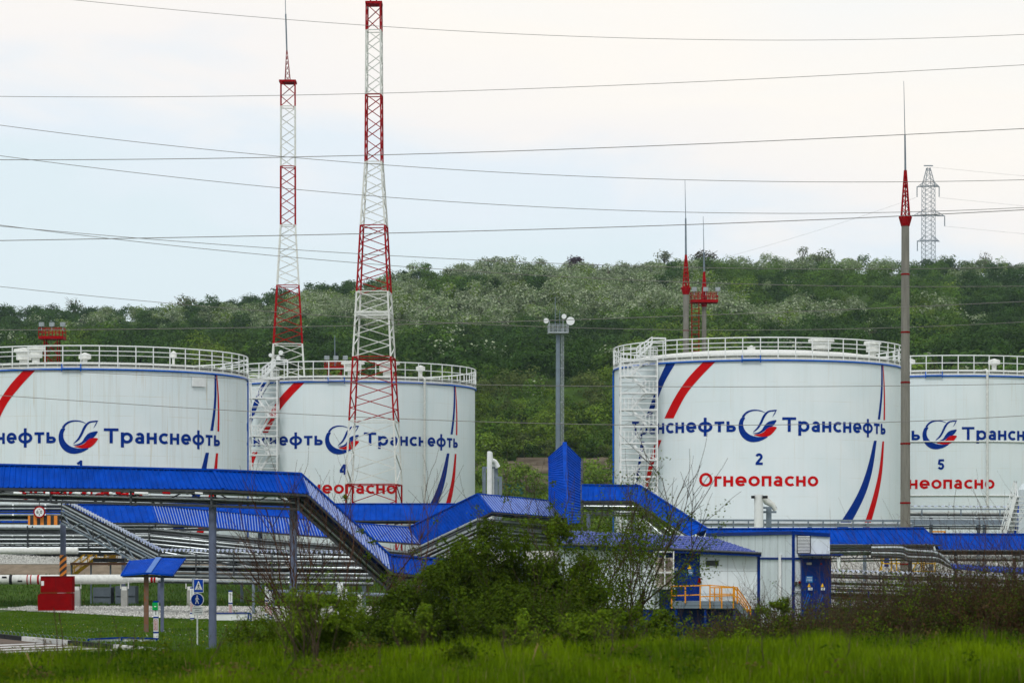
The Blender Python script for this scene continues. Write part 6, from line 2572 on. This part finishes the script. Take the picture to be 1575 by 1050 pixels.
def dense_shrub(name, px, Y, wpx, top_py, nleaf, leaf, col, label, seed, group=None, lumps=22, stems=14, col2=None, f2=0.0, depth_m=None, matb=None):
    g = np.random.default_rng(seed)
    k = Y / F
    x = (px - CX) * k
    z0 = float(ground(x, Y))
    zt = zpx(top_py, Y)
    H = zt - z0
    rx = wpx * k / 2
    ry = depth_m or rx
    root = thing(name, label, 'shrub', (x, Y, z0), group)
    mb = MB()
    tips = []
    for s in range(stems):
        a = g.uniform(0, 6.28)
        d = Vector((math.cos(a) * g.uniform(.1, .8) * rx / H * 1.2, math.sin(a) * g.uniform(.1, .6) * ry / H, 1)).normalized()
        grow(mb, Vector((x + g.uniform(-.6, .6) * rx, Y + g.normal() * .25, z0 - .1)), d, H * g.uniform(.45, .62), (.018 if rx > .9 else .008) + .008 * g.random(), 2, g, tips, .55, .25, (2, 3))
    mb.build('stems', matb or M_BARK, root)
    # leaf lumps through the crown volume
    c = unit(g.normal(size=(lumps, 3)))
    c = c * np.cbrt(g.uniform(.05, 1, (lumps, 1))) * np.array([rx * .80, ry * .7, H * .44]) + np.array([x, Y, z0 + H * .52])
    r = g.uniform(.16, .34, lumps) * min(rx, H * .6)
    c[:, 2] = np.minimum(c[:, 2], zt - r * .8)
    kk = g.integers(0, lumps, nleaf)
    d = unit(g.normal(size=(nleaf, 3)))
    rad = r[kk] * np.power(g.random(nleaf), .25) * g.uniform(.85, 1.25, nleaf)
    p = c[kk] + d * rad[:, None] * np.array([1.1, 1, .95])
    p += (vnoise(p[:, 0] * 40, p[:, 2] * 40, 9, 3) - .5)[:, None] * .15
    nr = unit(d * .9 + g.normal(size=(nleaf, 3)) * .45 + np.array([0, 0, .45]))
    V = leaf_quads(p, nr, leaf * g.uniform(.6, 1.4, nleaf), g, .58)
    tone = g.uniform(.75, 1.3, lumps)[kk][:, None]
    t = np.array(col)[None] * g.uniform(.7, 1.3, (nleaf, 1)) * tone * g.uniform(.92, 1.08, (nleaf, 3))
    if f2:
        w = (g.random(nleaf) < f2) & (p[:, 2] > z0 + H * .5)
        t[w] = np.array(col2) * g.uniform(.7, 1.3, (int(w.sum()), 1))
    V2, t2 = leaves_at(tips, nleaf // 6, leaf, .05, np.array(col) * 1.15, g)
    quads_object('foliage', np.concatenate([V, V2]), np.concatenate([t, t2]), M_LEAF, root)
    return root


DG, MG, LG_ = (0.048, 0.080, 0.004), (0.070, 0.115, 0.005), (0.100, 0.160, 0.008)
YG, BR = (0.10, 0.12, 0.015), (0.085, 0.050, 0.022)
dense_shrub('dense_shrub', 660, 57, 215, 868, 26000, .070, DG, 'dark dense shrub spreading at the left flank of the central thicket', 21, 'central dark shrubs', 34)
dense_shrub('dense_shrub', 765, 58, 220, 792, 44000, .070, DG, 'tallest dark green shrub in the middle below the climbing blue roof', 22, 'central dark shrubs', 44)
dense_shrub('dense_shrub', 700, 58.5, 150, 822, 24000, .068, MG, 'rounded green shrub between the low blue roof end and the tallest shrub', 29, 'central dark shrubs', 30)
dense_shrub('dense_shrub', 855, 59, 170, 785, 34000, .068, MG, 'green shrub with yellowish tips left of the leafy bare-topped tree', 23, 'central dark shrubs', 34, col2=YG, f2=.14)
dense_shrub('dense_shrub', 805, 55, 250, 870, 26000, .070, DG, 'low broad dark shrub in front of the tallest central one', 24, 'central dark shrubs', 34)
dense_shrub('dense_shrub', 590, 55, 110, 915, 9000, .070, DG, 'small dark shrub at the foot of the reddish bare bush', 25, 'central dark shrubs', 20)
dense_shrub('dense_shrub', 900, 54, 150, 880, 14000, .070, DG, 'dark shrub growing into the base of the leafy tree', 26, 'central dark shrubs', 22)
dense_shrub('dense_shrub', 1010, 53, 120, 925, 11000, .068, MG, 'mid green shrub hiding the blue plinth under the air conditioners', 27, None, 20)
dense_shrub('dense_shrub', 1085, 52, 110, 945, 9000, .068, MG, 'low green shrub in front of the orange railed platform', 28, None, 18)
dense_shrub('light_shrub', 500, 40, 170, 898, 13000, .045, LG_, 'pale green blurred bush in the left foreground below the grey column', 31, None, 20, 9)
dense_shrub('light_shrub', 472, 38, 60, 868, 1800, .045, LG_, 'upright pale shoots rising beside the second grey column', 32, None, 8, 8)
dense_shrub('light_shrub', 640, 41, 90, 925, 2600, .05, LG_, 'thin pale green shoots in front of the dark shrubs', 33, None, 9, 12)
dense_shrub('light_shrub', 800, 42, 90, 940, 2200, .05, LG_, 'sparse light shoots in front of the centre of the thicket', 34, None, 9, 12)
dense_shrub('light_shrub', 905, 40, 110, 925, 3200, .05, LG_, 'blurred bright green shoots left of the white building corner', 35, None, 10, 14)
dense_shrub('light_shrub', 965, 43, 80, 918, 2200, .05, MG, 'leafy young shoots below the leafy tree at its right', 36, None, 9, 12)
dense_shrub('light_shrub', 708, 37, 56, 985, 3800, .04, DG, 'small round dark tuft standing in the bright foreground grass', 37, None, 10, 8)
dense_shrub('light_shrub', 395, 46, 110, 940, 3500, .045, MG, 'thin olive bush left of the second grey column on the lawn edge', 38, None, 14, 16)
dense_shrub('light_shrub', 283, 60, 34, 965, 1300, .045, MG, 'little bush beside the crosswalk sign pole', 39, None, 7, 8)
dense_shrub('light_shrub', 1185, 50, 90, 905, 3800, .05, LG_, 'bright leafy shoots in front of the second white building', 40, None, 12, 14)
dense_shrub('light_shrub', 1128, 49, 80, 935, 3600, .05, LG_, 'light green shrub below the orange stairs', 42, None, 10, 10)


def bare_bush(name, px, Y, stems, H, lean, depth, r, label, seed, m_, leaves=0, leafcol=MG, leafmax=None, lsize=.055, cat='bush', spread=.5, kids=(2, 4), group=None):
    g = np.random.default_rng(seed)
    k = Y / F
    x = (px - CX) * k
    z0 = float(ground(x, Y))
    root = thing(name, label, cat, (x, Y, z0), group)
    mb, tips = MB(), []
    for s in range(stems):
        t = (s + .5) / stems * 2 - 1
        d = Vector((t * lean[0] + lean[1] + g.normal() * .06, g.normal() * .2, 1)).normalized()
        grow(mb, Vector((x + t * .25, Y + g.normal() * .2, z0 - .1)), d, H * g.uniform(.42, .6), r * g.uniform(.6, 1.1), depth, g, tips, spread, .2, kids)
    mb.build('branches', m_, root)
    if leaves:
        tp = [t for t in tips if leafmax is None or t[0].z < zpx(leafmax, Y) + g.normal() * .25]
        V, tt = leaves_at(tp, leaves, lsize, .10, leafcol, g)
        quads_object('foliage', V, tt, M_LEAF, root)
    return root


bare_bush('bare_bush', 512, 61, 10, 6.2, (.27, 0.02), 3, .045, 'tall reddish brown leafless bush crossing the descending blue roof', 51, M_BARKR, 2600, LG_, 900, .05, spread=.5, kids=(3, 4))
bare_bush('young_tree', 932, 60, 4, 6.8, (.20, 0.02), 3, .05, 'tree with bare upper twigs and sparse lower leaves in front of the white building', 57, M_BARK, 7500, MG, 800, .06, 'tree', .6, (3, 4))
bare_bush('young_tree', 905, 60, 3, 5.6, (.15, -.02), 3, .035, 'slim leafy sapling left of the bare topped tree', 53, M_BARK, 5200, MG, None, .06, 'tree', .6, (2, 4))
bare_bush('young_tree', 968, 61, 4, 4.7, (.12, .0), 3, .03, 'leafy sapling against the white wall right of the bare topped tree', 54, M_BARK, 5000, MG, None, .06, 'tree', .6, (3, 4))

bare_bush('sapling', 1256, 53, 3, 3.6, (.10, .0), 2, .018, 'green sapling standing in front of the dark blue door block', 58, M_BARK, 1900, LG_, None, .05, 'tree', .4, (2, 3))
# brown thicket at the right: many thin dry shoots with a few leaves
th = [(1150, 950, 50, 'nearest the orange stairs'), (1215, 948, 51, 'in front of the dark blue door block'), (1290, 935, 50, 'right of the dark blue door block'), (1345, 915, 52, 'left of the concrete pole base'),
      (1400, 898, 51, 'hiding the base of the concrete pole'), (1455, 886, 52, 'right of the concrete pole base'), (1510, 876, 51, 'in front of the low blue roof'), (1560, 870, 50, 'at the right edge of the picture'), (1620, 885, 51, 'cut off by the right edge')]
for i, (px, tp_, Y, w) in enumerate(th):
    g = np.random.default_rng(70 + i)
    k = Y / F
    x = (px - CX) * k
    z0 = float(ground(x, Y))
    H = zpx(tp_, Y) - z0
    root = thing('dry_thicket', 'brown dry thicket of thin shoots ' + w, 'thicket', (x, Y, z0), 'brown thickets along the right foreground')
    mb, tips = MB(), []
    for s in range(130):
        bx, by = x + g.uniform(-.62, .62), Y + g.uniform(-1.2, 1.2)
        d = Vector((g.normal() * .22, g.normal() * .2, 1)).normalized()
        grow(mb, Vector((bx, by, z0 - .1)), d, H * g.uniform(.5, 1.0), .008 + .005 * g.random(), 1 if s % 3 else 2, g, tips, .5, .1, (2, 4), 3, .2)
    mb.build('shoots', M_BARKR if i % 2 else M_BARK, root)
    V, t = leaves_at([q for q in tips if q[0].z < z0 + H * 1.02] or tips, 6500, .042, .07, (.060, .052, .018), g, .45, (.07, .12, .012), .36)
    V2, t2 = leaves_at([q for q in tips if q[0].z < z0 + H * .80] or tips, 12000, .05, .14, BR, g, .45, DG, .4)
    quads_object('foliage', np.concatenate([V, V2]), np.concatenate([t, t2]), M_LEAF, root)
for i, (px, tp_, Y, lean, lb) in enumerate([(1418, 838, 50, .5, 'leaning green shoot crossing the low racks right of the concrete pole'), (1345, 905, 49, .2, 'green shoot rising left of the concrete pole base'), (1480, 868, 50, .7, 'long arching shoot over the low blue roof at the right'),
                                            (1535, 868, 51, .35, 'thin leafy shoot in front of the white stairs')]):
    bare_bush('leafy_shoot', px, Y, 3, (zpx(tp_, Y) - float(ground((px - CX) * Y / F, Y))) * .95, (.1, lean * .35), 1, .014, lb, 90 + i, M_BARK, 1300, LG_, None, .05, 'shoot', .5)


# ------------------------------------------------------------------ grass
def blades(name, x0, x1, y0, y1, n, h0, h1, w, cols, label, seed, keep=None, lean=.35, hmap=None, zl=0.0):
    g = np.random.default_rng(seed)
    x, y = g.uniform(x0, x1, n), g.uniform(y0, y1, n)
    if keep is not None:
        k = keep(x, y)
        x, y = x[k], y[k]
        n = len(x)
    z = ground(x, y) - .01 + zl
    cl = vnoise(x * 10, y * 10, 7, seed + 1)
    cl2 = vnoise(x * 10, y * 10, 24, seed + 2)
    h = g.uniform(h0, h1, n) * (.45 + 1.1 * cl)
    if hmap is not None:
        h = h * hmap(x)
    a = g.uniform(0, 6.28, n)
    d = np.stack([np.cos(a), np.sin(a), np.zeros(n)], 1)
    s = np.stack([-np.sin(a), np.cos(a), np.zeros(n)], 1) * (w / 2) * g.uniform(.7, 1.3, (n, 1))
    ln = g.uniform(.05, lean, n) * h
    b = np.stack([x, y, z], 1)
    m = b + d * (ln * .3)[:, None] + np.array([0, 0, 1.0]) * (h * .6)[:, None]
    tp2 = b + d * ln[:, None] + np.array([0, 0, 1.0]) * (h * g.uniform(.85, 1.0, n))[:, None]
    V = np.concatenate([np.stack([b - s, b + s, m + s * .8, m - s * .8], 1), np.stack([m - s * .8, m + s * .8, tp2 + s * .1, tp2 - s * .1], 1)])
    mixv = np.clip(cl2 * .9 + cl * .6 - .3 + g.normal(size=n) * .12, 0, 1)[:, None]
    t = (np.array(cols[0]) * (1 - mixv) + np.array(cols[1]) * mixv) * g.uniform(.7, 1.3, (n, 1))
    dry = g.random(n) < .03
    t[dry] = np.array([.20, .17, .06]) * g.uniform(.6, 1.2, (int(dry.sum()), 1))
    o_ = quads_object(name, V, np.concatenate([t, t]), M_LEAF)
    tag(o_, label, 'grass', kind='stuff')


blades('meadow_grass', -11, 11, 31, 46, 240000, .07, .30, .011, ((.030, .075, .001), (.150, .235, .002)), 'bright green rough grass filling the foreground', 5, hmap=lambda x: np.interp(x, [-9, 0, 8], [.85, 1.0, 1.05]))


def lawn_keep(x, y):
    lo = kerb_y(x) + .25
    hi = np.interp(x, [p[0] for p in E0], [p[1] for p in E0]) - .2
    return (y > lo) & (y < hi)


blades('lawn_grass', -36, 4, 100, 196, 230000, .04, .11, .035, ((.045, .105, .003), (.095, .170, .005)), 'mown lawn between the kerb and the gravel strip', 6, lawn_keep)
blades('bank_grass', -56, 20, 207, 234, 60000, .10, .35, .05, ((.035, .080, .008), (.065, .125, .012)), 'rough grass behind the white pipeline', 8)
# darker weeds and dry stalks scattered through the meadow
g = np.random.default_rng(44)
Vs, ts = [], []
for k in range(230):
    x, y = g.uniform(-10, 10), g.uniform(31.5, 44)
    m = int(g.integers(30, 110))
    rr = g.uniform(.06, .22)
    p = np.array([x, y, float(ground(x, y))]) + g.normal(size=(m, 3)) * np.array([rr, rr, 0]) + np.array([0, 0, 1]) * g.uniform(.02, g.uniform(.15, .42), (m, 1))
    Vs.append(leaf_quads(p, unit(g.normal(size=(m, 3)) + np.array([0, 0, .5])), .055 * g.uniform(.6, 1.4, m), g, .45))
    c = [(.03, .065, .002), (.05, .09, .003), (.09, .12, .004), (.12, .085, .03)][int(g.integers(0, 4))]
    ts.append(np.array(c)[None] * g.uniform(.6, 1.4, (m, 1)))
tag(quads_object('meadow_weeds', np.concatenate(Vs), np.concatenate(ts), M_LEAF), 'dark broad leaved weeds scattered in the foreground grass', 'weeds', kind='stuff')
mb = MB()
for k in range(40):
    x, y = g.uniform(-7.5, 8), g.uniform(33, 43)
    b = Vector((x, y, float(ground(x, y))))
    tpv = b + Vector((g.normal() * .12, g.normal() * .1, g.uniform(.3, .7)))
    mb.tube([b, b.lerp(tpv, .5) + Vector((g.normal() * .03, 0, 0)), tpv], [.008, .006, .003], 4)
    for q in range(5):
        c = b.lerp(tpv, .6 + q * .09)
        mb.tube([c, c + Vector((g.normal() * .05, 0, .06))], [.004, .003], 3)
tag(mb.build('dry_stems', M_BARK), 'thin dark dry stems scattered through the foreground grass', 'dry stems', kind='stuff')
# dandelions dotted over the lawn
g = np.random.default_rng(9)
x, y = g.uniform(-30, -6, 160), g.uniform(118, 160, 160)
k = lawn_keep(x, y)
x, y = x[k], y[k]
p = np.stack([x, y, np.full(len(x), .11)], 1)
V = leaf_quads(p, np.tile([0, -.6, .8], (len(x), 1)).astype(float), .06, g, 1.0)
t = np.where(g.random((len(x), 1)) < .5, np.array([[.5, .4, .03]]), np.array([[.5, .5, .45]]))
tag(quads_object('lawn_flowers', V, t, M_LEAF), 'yellow and white flower heads dotted over the lawn', 'flowers', kind='stuff')
# dry stalks in the foreground
for i, (px, r0, r1, lean, Y, m_, lb) in enumerate([(88, 1012, 935, -5, 40, M_BARKR, 'thin reddish dry stalk in the left foreground, shorter of the pair'), (97, 1012, 942, -6, 41, M_BARKR, 'thicker dark stalk with a seed head in the left foreground'),
                                                  (800, 1052, 990, 28, 35, mat('straw', (.28, .20, .08), rough=.8), 'straw coloured leaning stalk in the central foreground grass'), (55, 1048, 1005, -14, 36, MATS['straw'], 'yellow bent grass stalk in the lower left corner')]):
    a, b = P(px, r0, Y), P(px + lean, r1, Y)
    mb = MB().tube([a, a.lerp(b, .5) + Vector((.02, 0, 0)), b], [.009, .007, .004], 5)
    for q in range(6):
        c = a.lerp(b, .8 + q * .035)
        mb.tube([c, c + Vector((.012 * (-1) ** q, 0, .03))], [.008, .004], 4)
    tag(mb.build('dry_stalk', m_), lb, 'stalk')

# ------------------------------------------------------------------ thin spring haze
hm = bpy.data.materials.new('haze')
hm.use_nodes = True
t_ = hm.node_tree
for n_ in list(t_.nodes):
    if n_.type != 'OUTPUT_MATERIAL':
        t_.nodes.remove(n_)
pv = t_.nodes.new('ShaderNodeVolumePrincipled')
pv.inputs['Color'].default_value = (0.62, 0.78, 0.92, 1)
pv.inputs['Density'].default_value = 0.00008
pv.inputs['Anisotropy'].default_value = 0.2
t_.links.new(pv.outputs[0], [n_ for n_ in t_.nodes if n_.type == 'OUTPUT_MATERIAL'][0].inputs['Volume'])
hb_ = MB().box((-6100, -3100, -2.1), (6100, 6100, 165))
ho = hb_.build('haze', hm)
tag(ho, 'thin pale spring haze over the whole place', 'haze', kind='stuff')
